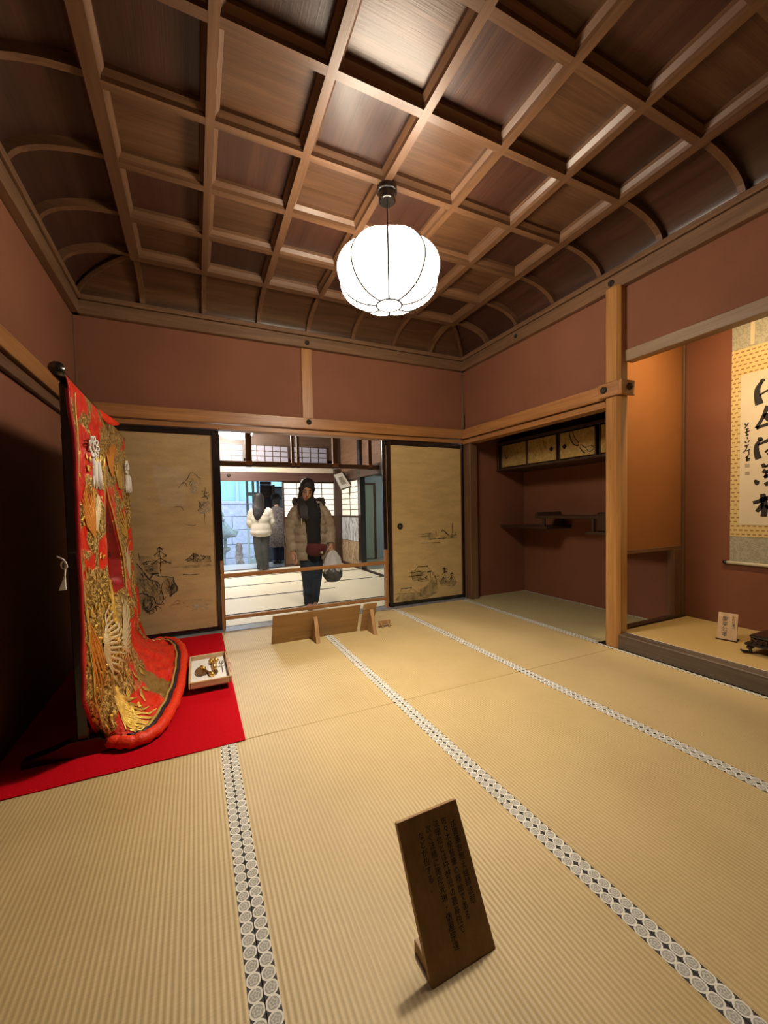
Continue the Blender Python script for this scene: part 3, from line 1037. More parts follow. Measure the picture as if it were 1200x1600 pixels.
def back_board(name, label, x0, x1, yb, yt, h, xleg, cat='sign'):
    """board facing the next room, seen from behind: leans towards the camera, wedge support behind"""
    xm = (x0 + x1) / 2
    t = thing(name, label, cat, (xm, yb, 0))
    bm = bm_new()
    dy = yt - yb
    poly_prism(bm, [(0.0, 0.0), (0.018, 0.0), (dy + 0.018, h), (dy, h)], lambda p, q, d: (d, p, q), x0 - xm, x1 - xm)
    b = obj('board', bm, MT['sign_x'], t)
    bm = bm_new()
    poly_prism(bm, [(-0.004, 0.0), (-0.175, 0.0), (-0.165, 0.02), (dy * 0.78, h * 0.80)], lambda p, q, d: (d, p, q), xleg - xm - 0.017, xleg - xm + 0.017)
    obj('back_support', bm, MT['sign_z'], t)
    return t


back_board('wooden_sign', 'long low wooden notice board seen from behind before the doorway', -2.52, -1.738, -0.655, -0.775, 0.272, -2.155)
back_board('wooden_sign', 'narrow wooden notice board seen from behind beside the long one', -1.705, -1.578, -0.672, -0.782, 0.275, -1.625)
t = thing('card_holder', 'tiny wooden card holder on the mats beside the narrow notice board', 'stand', (-1.44, -0.64, 0))
box('back_slat', (-0.062, 0.062, 0.0, 0.010, 0.018, 0.058), MT['sign_x'], t, 0.002)
for sx in (-0.040, 0.030):
    bm = bm_new()
    poly_prism(bm, [(0.008, 0.0), (-0.055, 0.0), (-0.045, 0.022), (-0.018, 0.028), (0.0, 0.048)], lambda p, q, d: (d, p, q), sx - 0.008, sx + 0.008)
    obj('foot', bm, MT['sign_y'], t)
box('base_strip', (-0.07, 0.064, -0.02, 0.0, 0.0, 0.008), MT['brown_x'], t, 0.001)

# ================================================================== red felt under the kimono
bm = bm_new()
nx, ny = 12, 24
grid = [[bm.verts.new((-3.935 + (1.047) * i / nx, -2.088 + 2.0 * j / ny, 0.0055 + 0.0015 * math.sin(i * 1.7 + j * 0.9))) for i in range(nx + 1)] for j in range(ny + 1)]
for j in range(ny):
    for i in range(nx):
        bm.faces.new((grid[j][i], grid[j][i + 1], grid[j + 1][i + 1], grid[j + 1][i]))
r_ = bmesh.ops.extrude_face_region(bm, geom=bm.faces[:])
bmesh.ops.translate(bm, vec=(0, 0, -0.004), verts=[g for g in r_['geom'] if isinstance(g, bmesh.types.BMVert)])
tag(obj('felt_rug', bm, MT['carpet']), 'bright red felt sheet laid on the mats under the kimono', 'rug')

# ================================================================== staggered shelves and hanging cabinet in the recess
t = thing('wall_cabinet', 'hanging cabinet with four small gold doors high in the shelf recess', 'cabinet', (0.72, -1.0, 1.60))
CX0 = 0.50 - 0.72       # front plane
box('bottom_board', (CX0 - 0.02, 0.23, -0.93, 0.965, 0.0, 0.028), MT['dark_y'], t, 0.003)
box('top_board', (CX0 - 0.015, 0.23, -0.93, 0.965, 0.325, 0.36), MT['dark_y'], t, 0.003)
box('back_panel', (0.20, 0.23, -0.93, 0.965, 0.028, 0.325), MT['dark_y'], t, 0.0)
box('side_panel', (CX0 - 0.012, 0.23, 0.935, 0.965, 0.0, 0.36), MT['dark_z'], t, 0.003)
gold_t = NT('gold_leaf_paper')
gold_t.color(gold_t.ramp(gold_t.noise(gold_t.coords(), 30.0, 4.0), [(0.35, (0.40, 0.27, 0.085)), (0.65, (0.60, 0.43, 0.16))]))
gold_t.set(Roughness=0.42, Metallic=0.35)
# (y near corner .. far) of each door, doors run towards the camera
for k, (ya, yb, handle) in enumerate(((-0.118, -0.545, None), (-0.560, -0.985, -0.915), (-1.022, -1.455, -1.090), (-1.505, -1.925, None))):
    d = obj('cabinet_door', bx(bm_new(), CX0 + 0.002, CX0 + 0.016, yb + 1.0, ya + 1.0, 0.040, 0.312, 0.001), gold_t.m, t)
    for yy in (ya, yb):
        box('door_edge', (CX0 - 0.004, CX0 + 0.014, yy + 1.0 - 0.008, yy + 1.0 + 0.008, 0.030, 0.322), MT['dark_z'], d, 0.001)
    if handle:
        bm = bm_new()
        hx, hy, hz = CX0 - 0.001, handle + 1.0, 0.165
        for dy, dz in ((0.020, 0), (-0.020, 0), (0, 0.022), (0, -0.022)):
            lathe_c = []
            for q in range(10):
                an = 2 * PI * q / 10
                lathe_c.append(bm.verts.new((hx, hy + dy * 0.55 + 0.013 * math.cos(an), hz + dz * 0.55 + 0.013 * math.sin(an))))
            f = bm.faces.new(lathe_c)
            g = bmesh.ops.extrude_face_region(bm, geom=[f])
            bmesh.ops.translate(bm, vec=(-0.004, 0, 0), verts=[v for v in g['geom'] if isinstance(v, bmesh.types.BMVert)])
        obj('door_pull', bm, MT['ink'], d)
    if k in (1, 2, 0):
        bm = bm_new()
        NX = (1, 0, 0)

        def cp(px, py):
            p = on_x(px, py, 0.50)
            return Vector((CX0 + 0.0008, p.y + 1.0, p.z - 1.60))
        if k == 2:
            for pts, w_ in (([(890, 675), (891, 684), (896, 694), (903, 697)], 0.012), ([(894, 673), (897, 682), (904, 692)], 0.008), ([(903, 697), (905, 688)], 0.008),
                            ([(905, 698), (909, 704), (914, 708)], 0.012), ([(914, 698), (920, 705), (927, 702), (928, 696)], 0.008), ([(916, 699), (923, 696), (927, 698)], 0.006),
                            ([(908, 694), (912, 698), (916, 699)], 0.010), ([(920, 709), (923, 706)], 0.006)):
                ribbon(bm, [cp(*p) for p in pts], [w_ * s for s in ([0.5, 1, 1, 0.6][:len(pts)] if len(pts) > 2 else [1, 0.5])], NX, 3)
        elif k == 1:
            for pts, w_ in (([(840, 690), (846, 700), (842, 712)], 0.004), ([(848, 686), (852, 700)], 0.004), ([(860, 700), (862, 714)], 0.005), ([(832, 705), (838, 714)], 0.004)):
                ribbon(bm, [cp(*p) for p in pts], [w_] * len(pts), NX, 3)
        else:
            ribbon(bm, [cp(*p) for p in ((789, 712), (791, 716), (794, 713))], [0.02] * 3, NX, 3)
        obj('painting', bm, MT['wash'] if k != 2 else MT['ink'], d)['kind'] = 'stuff'
# shelves: dark boards, lower left and lower right, upper bridging between
SX0, SX1 = 0.545, 0.95
sh = thing('staggered_shelf', 'staggered dark wooden wall shelf below the gold cabinet', 'shelf', (0.75, -1.0, 0.9))
ox_, oy_, oz_ = 0.75, -1.0, 0.9
box('lower_shelf', (SX0 - ox_, SX1 - ox_, -0.80 - oy_, -0.03 - oy_, -0.028, 0.002), MT['dark_y'], sh, 0.003)
box('upper_shelf', (SX0 + 0.02 - ox_, SX1 - ox_, -1.60 - oy_, -0.60 - oy_, 0.098, 0.128), MT['dark_y'], sh, 0.003)
bm = bm_new()
poly_prism(bm, [(-0.60, 0.126), (-0.60, 0.132), (-0.625, 0.168), (-0.645, 0.168), (-0.66, 0.128)], lambda p, q, d: (d, p - oy_, q), SX0 + 0.02 - ox_, SX1 - ox_)
obj('scroll_end', bm, MT['dark_x'], sh)
for yy in (-0.72,):
    box('shelf_post', (SX0 + 0.03 - ox_, SX0 + 0.055 - ox_, yy - 0.018 - oy_, yy + 0.018 - oy_, 0.0, 0.10), MT['dark_z'], sh, 0.002)
    box('shelf_post', (SX1 - 0.08 - ox_, SX1 - 0.055 - ox_, yy - 0.018 - oy_, yy + 0.018 - oy_, 0.0, 0.10), MT['dark_z'], sh, 0.002)
box('lower_shelf', (SX0 - ox_, SX1 - ox_, -1.95 - oy_, -1.30 - oy_, -0.060, -0.030), MT['dark_y'], sh, 0.003)
box('shelf_post', (SX0 + 0.03 - ox_, SX0 + 0.055 - ox_, -1.375 - oy_, -1.345 - oy_, -0.030, 0.10), MT['dark_z'], sh, 0.002)
bm = bx(bm_new(), SX0 + 0.01 - ox_, SX0 + 0.25 - ox_, -1.76 - oy_, -1.42 - oy_, -0.030, 0.165, 0.012)
cb = obj('shelf_box', bm, MT['dark_z'], sh)
box('box_door', (SX0 + 0.002 - ox_, SX0 + 0.012 - ox_, -1.745 - oy_, -1.435 - oy_, -0.015, 0.150), MT['dark_z'], cb, 0.003)

# ================================================================== hanging scroll
SXW = DEPTH - 0.004
sc_ = thing('hanging_scroll', 'tall hanging scroll with bold black brush calligraphy on cream paper', 'scroll', (SXW, -2.74, 0.62))
so = Vector((SXW, -2.74, 0.62))
br = NT('gold_brocade')
tc = br.n('ShaderNodeTexCoord')
sp = br.n('ShaderNodeSeparateXYZ')
br.l(tc.outputs['Object'], sp.inputs[0])
row = br.math('DIVIDE', sp.outputs[2], 0.034)
par = br.math('MULTIPLY', br.math('FRACT', br.math('MULTIPLY', br.math('FLOOR', row), 0.5)), 0.036)
u_ = br.math('SUBTRACT', br.math('FRACT', br.math('DIVIDE', br.math('ADD', sp.outputs[1], par), 0.036)), 0.5)
v_ = br.math('SUBTRACT', br.math('FRACT', row), 0.5)
dsh = br.math('MULTIPLY', br.math('LESS_THAN', br.math('ABSOLUTE', u_), 0.30), br.math('LESS_THAN', br.math('ABSOLUTE', v_), 0.16))
br.color(br.mix(dsh, (0.62, 0.49, 0.22), (0.33, 0.17, 0.05)))
br.set(Roughness=0.6)
MT['brocade'] = br.m
MT['silk_grey'] = NT('grey_green_damask')
MT['silk_grey'].color(MT['silk_grey'].ramp(MT['silk_grey'].noise(MT['silk_grey'].coords(), 38.0, 2.0, 0.5, 1.5), [(0.46, (0.30, 0.30, 0.23)), (0.54, (0.40, 0.39, 0.30))]))
MT['silk_grey'] = MT['silk_grey'].m
MT['cream'] = plain('cream_paper', (0.66, 0.58, 0.44), 0.7, nscale=3.0, namp=0.06)


def scroll_part(name, ya, yb, za, zb, dx, mat, parent=sc_):
    return obj(name, bx(bm_new(), dx - 0.0015, dx, ya - so.y, yb - so.y, za - so.z, zb - so.z), mat, parent)


YA, YBs = -3.115, -2.362
scroll_part('mount_silk', YA, YBs, 0.645, 2.60, -0.001, MT['silk_grey'])
scroll_part('brocade_border', YA, YBs, 0.855, 2.362, -0.003, MT['brocade'])
scroll_part('paper', YA + 0.06, YBs - 0.062, 0.953, 2.155, -0.005, MT['cream'])
for yy in (-2.497, -2.98):
    scroll_part('hanging_strip', yy - 0.014, yy + 0.014, 2.375, 2.60, -0.004, plain('pale_gold_strip', (0.62, 0.54, 0.36), 0.6))
bm = bm_new()
tube(bm, [(-0.008, YA - 0.025 - so.y, 0.018), (-0.008, YBs + 0.028 - so.y, 0.018)], 0.013, 14)
rl = obj('roller', bm, MT['cream'], sc_, True)
for s_, yy in ((-1, YA - 0.028), (1, YBs + 0.030)):
    bm = bm_new()
    tube(bm, [(-0.008, yy - so.y - 0.014 * s_, 0.018), (-0.008, yy - so.y + 0.012 * s_, 0.018)], 0.0145, 14)
    obj('roller_knob', bm, MT['lacquer'], rl, True)


def Sp(x, y):      # crop (1130,540) x 5.333
    p = on_x(1130 + x / 5.333, 540 + y / 5.333, SXW - 0.0072)
    return Vector((-0.0072, p.y - so.y, p.z - so.z))


KW = 0.00122      # metres per crop pixel (vertical)
bm = bm_new()
big = [([(305, 300), (330, 295), (340, 300)], [16, 30, 14]), ([(318, 305), (288, 360), (285, 420), (302, 490)], [20, 30, 36, 44]),
       ([(300, 420), (340, 390), (390, 365), (440, 350)], [8, 12, 14, 16]), ([(372, 500), (330, 600), (275, 690)], [26, 20, 20]),
       ([(275, 690), (320, 672), (372, 655), (430, 640)], [24, 18, 22, 24]), ([(365, 560), (380, 600), (420, 640)], [40, 40, 20]),
       ([(290, 772), (318, 780), (330, 775)], [14, 26, 12]), ([(310, 785), (280, 830), (278, 890), (296, 945)], [16, 24, 30, 36]),
       ([(290, 830), (330, 810), (372, 790), (430, 770)], [10, 16, 22, 26]), ([(350, 890), (375, 870), (390, 890), (365, 905)], [12, 12, 12, 10]),
       ([(328, 985), (345, 1015)], [20, 24]), ([(345, 1015), (372, 1000), (420, 985)], [10, 16, 14]), ([(330, 1040), (365, 1050), (420, 1030)], [26, 20, 18]),
       ([(340, 1100), (372, 1085), (430, 1070)], [18, 22, 20]), ([(345, 1160), (372, 1150), (430, 1140)], [20, 28, 26]), ([(262, 1120), (285, 1145), (298, 1150)], [12, 30, 18]), ([(360, 1055), (350, 1100)], [14, 14]),
       ([(248, 1310), (290, 1300), (340, 1280), (372, 1270), (420, 1250)], [22, 24, 30, 24, 20]), ([(330, 1235), (338, 1290), (345, 1350), (338, 1425)], [26, 36, 34, 34]),
       ([(330, 1310), (305, 1355), (278, 1385)], [16, 26, 20]), ([(350, 1330), (372, 1350), (395, 1360)], [14, 18, 14])]
for pts, ww in big:
    ribbon(bm, [Sp(*p) for p in pts], [q * KW for q in ww], (1, 0, 0), 5)
obj('calligraphy', bm, MT['ink'], sc_)
bm = bm_new()
sig = [([(178, 650), (190, 665)], 8), ([(212, 640), (196, 668), (176, 690)], 7), ([(185, 700), (215, 690)], 7), ([(180, 725), (220, 710)], 8), ([(198, 690), (195, 740)], 7), ([(188, 750), (212, 740)], 9), ([(200, 760), (205, 780)], 7),
       ([(180, 800), (195, 812)], 7), ([(218, 790), (206, 808)], 7), ([(178, 840), (215, 825)], 8), ([(200, 830), (188, 870), (168, 890)], 7), ([(190, 880), (225, 865)], 8), ([(212, 875), (214, 910), (200, 915)], 6),
       ([(185, 935), (210, 925)], 8), ([(190, 950), (225, 940)], 9), ([(198, 920), (196, 960)], 7), ([(190, 962), (220, 955)], 7)]
for pts, ww in sig:
    ribbon(bm, [Sp(*p) for p in pts], [ww * KW] * len(pts), (1, 0, 0), 3)
obj('signature', bm, MT['ink'], sc_)
for y0 in (985, 1050):
    bm = bm_new()
    blob(bm, [Sp(182, y0), Sp(220, y0 - 2), Sp(220, y0 + 30), Sp(182, y0 + 32)])
    obj('seal_stamp', bm, plain('faded_seal_grey', (0.36, 0.31, 0.24), 0.8, nscale=300, namp=0.4), sc_)

# alcove lamp hidden behind the drop lintel: a real tube fitting with its light
t = thing('alcove_lamp', 'slim tube lamp fitting behind the drop lintel of the picture alcove', 'lamp', (0.14, -2.75, 2.66))
box('housing', (-0.03, 0.03, -0.45, 0.45, 0.02, 0.055), MT['white'], t, 0.004)
ld = bpy.data.lights.new('alcove_lamp_light', 'AREA')
ld.shape = 'RECTANGLE'
ld.size, ld.size_y = 0.05, 0.85
ld.energy = 24.0
ld.color = (1.0, 0.72, 0.38)
lo = bpy.data.objects.new('light_tube', ld)
COL.objects.link(lo)
lo.parent = t
lo.rotation_euler = (0, math.radians(-14), 0)

# ---- small plaque and bronze stand on the alcove mat
t = thing('name_plaque', 'small pale wooden plaque with black writing on the alcove mat', 'sign', (0.46, -2.565, ZT + 0.001), math.radians(-76))
lean2 = math.radians(17)
a2 = Matrix.Rotation(-lean2, 4, 'X')
bm = bx(bm_new(), -0.058, 0.058, 0, 0.012, 0.008, 0.205, 0.0015)
bmesh.ops.transform(bm, matrix=a2, verts=bm.verts[:])
pale = wood('pale_plaque_wood', (0.50, 0.33, 0.18), (0.66, 0.47, 0.28), 2, 0.55)
pb = obj('board', bm, pale, t)
box('base', (-0.062, 0.062, -0.004, 0.075, 0.0, 0.009), MT['dark_x'], t, 0.001)
bm = bm_new()
poly_prism(bm, [(0.012, 0.008), (0.07, 0.008), (0.052, 0.13)], lambda p, q, d: (d, p, q), -0.05, 0.05)
obj('back_support', bm, MT['dark_z'], t)
chars = [(c_, -0.014, 0.160 - i * 0.038) for i, c_ in enumerate('慶寧公筆')]
bm = text_mesh(chars, 0.037, lambda p, q: a2 @ Vector((p, -0.0006, q)))
chars = [(c_, 0.034, 0.178 - i * 0.019) for i, c_ in enumerate('十四代藩主')]
b2 = text_mesh(chars, 0.020, lambda p, q: a2 @ Vector((p, -0.0006, q)))
obj('lettering', bm, MT['ink'], pb)
obj('small_lettering', b2, MT['ink'], pb)

t = thing('incense_stand', 'black tiered stand with curled feet beside the plaque', 'stand', (0.42, -2.94, ZT + 0.001))
LQ = MT['lacquer']
box('lower_tray', (-0.15, 0.17, -0.17, 0.19, 0.055, 0.075), LQ, t, 0.008)
box('upper_deck', (-0.13, 0.15, -0.15, 0.17, 0.105, 0.130), LQ, t, 0.008)
for sx in (-1, 1):
    for sy in (-1, 1):
        bm = bm_new()
        tube(bm, [(sx * 0.12 + 0.01, sy * 0.145 + 0.01, 0.06), (sx * 0.135 + 0.01, sy * 0.16 + 0.01, 0.035), (sx * 0.13 + 0.01, sy * 0.15 + 0.01, 0.012), (sx * 0.155 + 0.01, sy * 0.178 + 0.01, 0.008), (sx * 0.168 + 0.01, sy * 0.19 + 0.01, 0.022)], [0.02, 0.017, 0.012, 0.011, 0.007], 8)
        obj('curled_foot', bm, LQ, t, True)
for k in range(12):
    box('carved_slat', (-0.135, -0.125, -0.14 + k * 0.026, -0.127 + k * 0.026, 0.075, 0.106), LQ, t, 0.002)
bm = bm_new()
lathe(bm, [(0.06, 0.0), (0.075, 0.02), (0.085, 0.05), (0.07, 0.085), (0.05, 0.095), (0.055, 0.105), (0.03, 0.115), (0.012, 0.135)], 20, (0.01, 0.01, 0.130))
obj('censer', bm, plain('dark_bronze', (0.035, 0.030, 0.026), 0.35, 0.8), t, True)

# ================================================================== kimono rack and kimono
RKX = -3.595
rk = thing('kimono_rack', 'tall black lacquer kimono rack standing on the red felt', 'rack', (RKX, -1.1, 0.008))
LQ = MT['lacquer']
bm = bm_new()
tube(bm, [(0, -0.90, 1.775), (0, -0.86, 1.760), (0, 0.78, 1.745), (0, 0.815, 1.745)], [0.030, 0.024, 0.022, 0.026], 10)
obj('top_bar', bm, LQ, rk, True)
for yy in (-0.755, 0.70):
    box('upright', (-0.024, 0.024, yy - 0.020, yy + 0.020, 0.03, 1.745), LQ, rk, 0.005)
    bm = bm_new()
    poly_prism(bm, [(-0.23, 0.0), (0.20, 0.0), (0.20, 0.025), (0.10, 0.05), (0.05, 0.075), (-0.05, 0.075), (-0.12, 0.05), (-0.23, 0.028)], lambda p, q, d: (p, d, q), yy - 0.032, yy + 0.032)
    obj('foot', bm, LQ, rk)
box('cross_bar', (-0.012, 0.012, -0.755, 0.70, 0.86, 0.90), LQ, rk, 0.004)
box('cross_bar', (-0.012, 0.012, -0.755, 0.70, 0.10, 0.14), LQ, rk, 0.004)
bm = bm_new()      # white cord with small tassel tied to the near upright
tube(bm, catmull([(-0.055, -0.80, 0.955), (-0.030, -0.89, 0.955), (0.000, -0.93, 0.945), (0.010, -0.93, 0.915), (-0.006, -0.93, 0.908), (-0.010, -0.93, 0.93), (0.004, -0.93, 0.938), (0.0, -0.93, 0.87)], 4), 0.0035, 6)
cdo = obj('white_cord', bm, MT['white'], rk, True)
bm = bm_new()
for k in range(7):
    a = (k - 3) * 0.0035
    tube(bm, [(0.0, -0.93, 0.872), (-0.010 + a, -0.93 + 0.2 * a, 0.815)], [0.004, 0.003], 5)
obj('cord_tassel', bm, MT['white'], cdo)

KY0, KY1 = -2.03, -0.385


def lerp(a, b, t):
    return a + (b - a) * t


def sstep(a, b, x):
    t = max(0.0, min(1.0, (x - a) / (b - a)))
    return t * t * (3 - 2 * t)


HEM = catmull([(-3.545, -1.78, 0), (-3.47, -1.865, 0), (-3.37, -1.90, 0), (-3.285, -1.80, 0), (-3.225, -1.45, 0), (-3.205, -1.05, 0), (-3.215, -0.62, 0), (-3.27, -0.33, 0), (-3.36, -0.215, 0), (-3.47, -0.205, 0)], 8)


def hem(u):
    s = u * (len(HEM) - 1)
    i = min(int(s), len(HEM) - 2)
    return HEM[i].lerp(HEM[i + 1], s - i)


def gap_edge(z):      # far edge of the shadowed opening between the two sleeves
    if z > 1.44:
        return -1.56
    if z > 0.85:
        return lerp(-1.56, -0.985, (1.44 - z) / 0.59)
    return -0.985


VB = 0.80
UA, UG0, UG1, UB = 0.38, 0.42, 0.56, 0.60      # near sleeve | turn | shadowed back | turn | far sleeve


def pl2(u, knots):
    for (u0, a), (u1, b) in zip(knots, knots[1:]):
        if u <= u1:
            f = (u - u0) / (u1 - u0)
            return a[0] + (b[0] - a[0]) * f, a[1] + (b[1] - a[1]) * f
    return knots[-1][1]


def kimono_pt(u, v):
    if v < VB:
        t = v / VB
        z = 1.762 - 1.46 * t
        # along the bar
        bx_, by_ = RKX + 0.030, lerp(-1.955, -0.42, u)
        if t < 0.035:
            a = t / 0.035
            return Vector((RKX + 0.030 * math.sin(a * PI / 2), by_, 1.755 + 0.030 * math.cos(a * PI / 2) - 0.02 * a))
        ge = gap_edge(z)
        low = sstep(0.9, 0.35, z)
        A0 = (-3.558, -1.935 - 0.03 * sstep(1.6, 1.0, z))
        A1 = (-3.490 + 0.045 * low, -1.715 + 0.03 * low)
        B0 = (-3.530 + 0.03 * low, ge)
        B1 = (-3.540 + 0.02 * low, -0.44 + 0.05 * low)
        cl = sstep(0.74, 0.60, z)
        G0 = (lerp(-3.60, lerp(A1[0], B0[0], 0.2), cl), lerp(A1[1] + 0.06, lerp(A1[1], B0[1], 0.2), cl))
        G1 = (lerp(-3.60, lerp(A1[0], B0[0], 0.8), cl), lerp(max(ge - 0.05, A1[1] + 0.10), lerp(A1[1], B0[1], 0.8), cl))
        x, y = pl2(u, [(0, A0), (UA, A1), (UG0, G0), (UG1, G1), (UB, B0), (1.0, B1)])
        k = sstep(1.66, 1.40, z)
        x, y = lerp(bx_, x, k), lerp(by_, y, k)
        inside = sstep(UA - 0.01, UG0, u) * (1 - sstep(UG1, UB, u))
        fold = 0.010 * math.sin(u * 38 + 2.0 * math.sin(t * 3)) + 0.006 * math.sin(u * 71 + t * 5)
        x += fold * (0.5 + 0.5 * t) * (1 - inside)
        x += 0.004 * noise.noise((y * 9, z * 9, 1.3))
        return Vector((x, y, z))
    t = (v - VB) / (1 - VB)
    top = kimono_pt(u, VB - 1e-4)
    h = hem(u)
    p0 = top
    p1 = Vector((top.x + 0.02, lerp(top.y, h.y, 0.5), 0.06))
    p2 = Vector((h.x, h.y, 0.040))
    q = p0 * (1 - t) ** 2 + p1 * 2 * t * (1 - t) + p2 * t * t
    wr = noise.noise((q.x * 13, q.y * 7, 4.0)) * 0.022 + noise.noise((q.x * 34, q.y * 15, 9.0)) * 0.016 + noise.noise((q.x * 70, q.y * 34, 2.0)) * 0.006
    q.z += wr * sstep(0.15, 0.45, t) * (1 - sstep(0.9, 1.0, t)) + 0.012 * math.sin(PI * t)
    q.z = max(q.z, 0.022)
    return q


def kimono_material():
    t = NT('red_and_gold_brocade')
    uvn = t.n('ShaderNodeUVMap')
    uvn.uv_map = 'UVMap'
    sp = t.n('ShaderNodeSeparateXYZ')
    t.l(uvn.outputs[0], sp.inputs[0])
    U, V = sp.outputs[0], sp.outputs[1]
    sc3 = t.n('ShaderNodeMapping')
    sc3.inputs['Scale'].default_value = (6.0, 7.5, 1.0)
    t.l(uvn.outputs[0], sc3.inputs[0])
    vec = sc3.outputs[0]
    big = t.noise(vec, 1.1, 2.0, 0.5, 0.6)
    # more gold in the lower middle of the back and on the sleeves, red train
    def bell(x, c, w):
        d = t.math('DIVIDE', t.math('SUBTRACT', x, c), w)
        return t.math('POWER', 2.718, t.math('MULTIPLY', t.math('MULTIPLY', d, d), -1.0))
    body = t.math('MULTIPLY', bell(V, 0.68, 0.16), bell(U, 0.25, 0.30))
    slv = t.math('MULTIPLY', bell(V, 0.22, 0.25), bell(U, 0.70, 0.25))
    trn = t.math('MULTIPLY', bell(V, 0.93, 0.08), bell(U, 0.62, 0.34))
    low = t.math('MULTIPLY', bell(V, 0.86, 0.10), bell(U, 0.13, 0.12))
    m_ = t.math('ADD', big, t.math('MULTIPLY', body, 0.34))
    m_ = t.math('ADD', m_, t.math('MULTIPLY', slv, 0.09))
    m_ = t.math('ADD', m_, t.math('MULTIPLY', low, 0.18))
    m_ = t.math('SUBTRACT', m_, t.math('MULTIPLY', trn, 0.25))
    mask = t.n('ShaderNodeMapRange')
    mask.inputs['From Min'].default_value = 0.47
    mask.inputs['From Max'].default_value = 0.51
    t.l(m_, mask.inputs['Value'])
    mask = mask.outputs[0]
    # flat olive gold band on the train
    band = t.math('MULTIPLY', t.math('LESS_THAN', t.math('ABSOLUTE', t.math('SUBTRACT', t.math('ADD', U, t.math('MULTIPLY', t.math('SUBTRACT', V, 0.9), 0.35)), 0.50)), 0.035),
                  t.math('MULTIPLY', t.math('GREATER_THAN', V, 0.87), t.math('LESS_THAN', V, 0.985)))
    det = t.noise(vec, 14.0, 3.0, 0.6, 1.0)
    det2 = t.noise(vec, 45.0, 2.0, 0.6)
    gold = t.ramp(det, [(0.36, (0.12, 0.055, 0.010)), (0.50, (0.42, 0.26, 0.065)), (0.62, (0.95, 0.72, 0.28))])
    red = t.ramp(t.noise(vec, 5.0, 3.0), [(0.3, (0.58, 0.006, 0.006)), (0.7, (0.80, 0.045, 0.010))])
    g2 = t.math('MAXIMUM', mask, band)
    col = t.mix(mask, red, gold)
    col = t.mix(band, col, (0.40, 0.24, 0.06))
    t.color(col)
    t.l(t.math('MULTIPLY', g2, 0.55), t.b.inputs['Metallic'])
    t.set(Roughness=0.34)
    hgt = t.math('ADD', t.math('MULTIPLY', mask, 0.7), t.math('ADD', t.math('MULTIPLY', det, 0.9), t.math('MULTIPLY', det2, 0.35)))
    t.bump(hgt, 0.55, 0.010)
    return t.m


km = thing('kimono', 'red wedding kimono with gold embroidery draped over the black rack', 'kimono', (-3.5, -1.1, 0.008))
KO = Vector((-3.5, -1.1, 0.008))
nu, nv = 200, 170
bm = bm_new()
uvl = bm.loops.layers.uv.new('UVMap')
G = [[None] * (nu + 1) for _ in range(nv + 1)]
for j in range(nv + 1):
    for i in range(nu + 1):
        p = kimono_pt(i / nu, j / nv) - KO
        G[j][i] = (bm.verts.new(p), (i / nu, j / nv))
for j in range(nv):
    for i in range(nu):
        q = (G[j][i], G[j][i + 1], G[j + 1][i + 1], G[j + 1][i])
        f = bm.faces.new([x[0] for x in q])
        cz_ = (q[0][0].co.z + q[2][0].co.z) / 2 + KO.z
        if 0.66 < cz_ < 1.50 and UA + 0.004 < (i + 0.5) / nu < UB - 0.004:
            f.material_index = 1  # back between the sleeves in darker red that paints in its shade
        for lp, x in zip(f.loops, q):
            lp[uvl].uv = x[1]
MT['kimono'] = kimono_material()
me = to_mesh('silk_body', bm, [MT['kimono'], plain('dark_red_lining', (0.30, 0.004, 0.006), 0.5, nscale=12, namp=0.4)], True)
sb = link('silk_body', me, km)
md = sb.modifiers.new('thick', 'SOLIDIFY')
md.thickness = 0.006
md.offset = -1 if True else 1

MT['red_silk'] = plain('orange_red_padded_silk', (0.78, 0.036, 0.006), 0.48, nscale=40, namp=0.15, bump=0.5, bscale=70)
MT['deep_red'] = plain('deep_red_silk', (0.42, 0.006, 0.008), 0.42)
MT['gold_cord'] = plain('gold_piping_cord', (0.75, 0.55, 0.16), 0.38, 0.6)
MT['navy'] = plain('navy_piping_cord', (0.012, 0.010, 0.028), 0.5)
# padded hem roll with gold and navy piping inside it
U0, U1 = 0.0, 1.0


def hem_off(u, d):      # offset from hem outwards by d in the ground plane
    a = hem(max(0.0, u - 0.01))
    b = hem(min(1.0, u + 0.01))
    tdir = (b - a).normalized()
    return hem(u) + Vector((tdir.y, -tdir.x, 0)) * d * 1.0


def hem_tube(name, d, z, r, mat, wob=0.0, u0=0.0, u1=1.0, n=90):
    bm = bm_new()
    pts, rr = [], []
    for k in range(n + 1):
        u = lerp(u0, u1, k / n)
        p = hem_off(u, d + wob * math.sin(k * 0.9) * 0.6)
        pts.append(Vector((p.x, p.y, z + wob * math.sin(k * 1.3))) - KO)
        fade = min(1.0, 0.35 + 3.0 * min(k / n, 1 - k / n) * 4)
        rr.append(r * fade * (1 + (0.08 * math.sin(k * 1.9) if wob else 0)))
    tube(bm, pts, rr, 10)
    return obj(name, bm, mat, km, True)


hem_tube('padded_hem', 0.012, 0.040, 0.030, MT['red_silk'], 0.003)
hem_tube('navy_piping', -0.020, 0.058, 0.0085, MT['navy'], 0.004)
hem_tube('gold_piping', -0.037, 0.062, 0.0075, MT['gold_cord'], 0.004)


def edge_tube(name, fn, r, mat, n=40, off=0.006):
    bm = bm_new()
    tube(bm, [fn(k / n) - KO + Vector((off, 0, 0)) for k in range(n + 1)], r, 8)
    return obj(name, bm, mat, km, True)


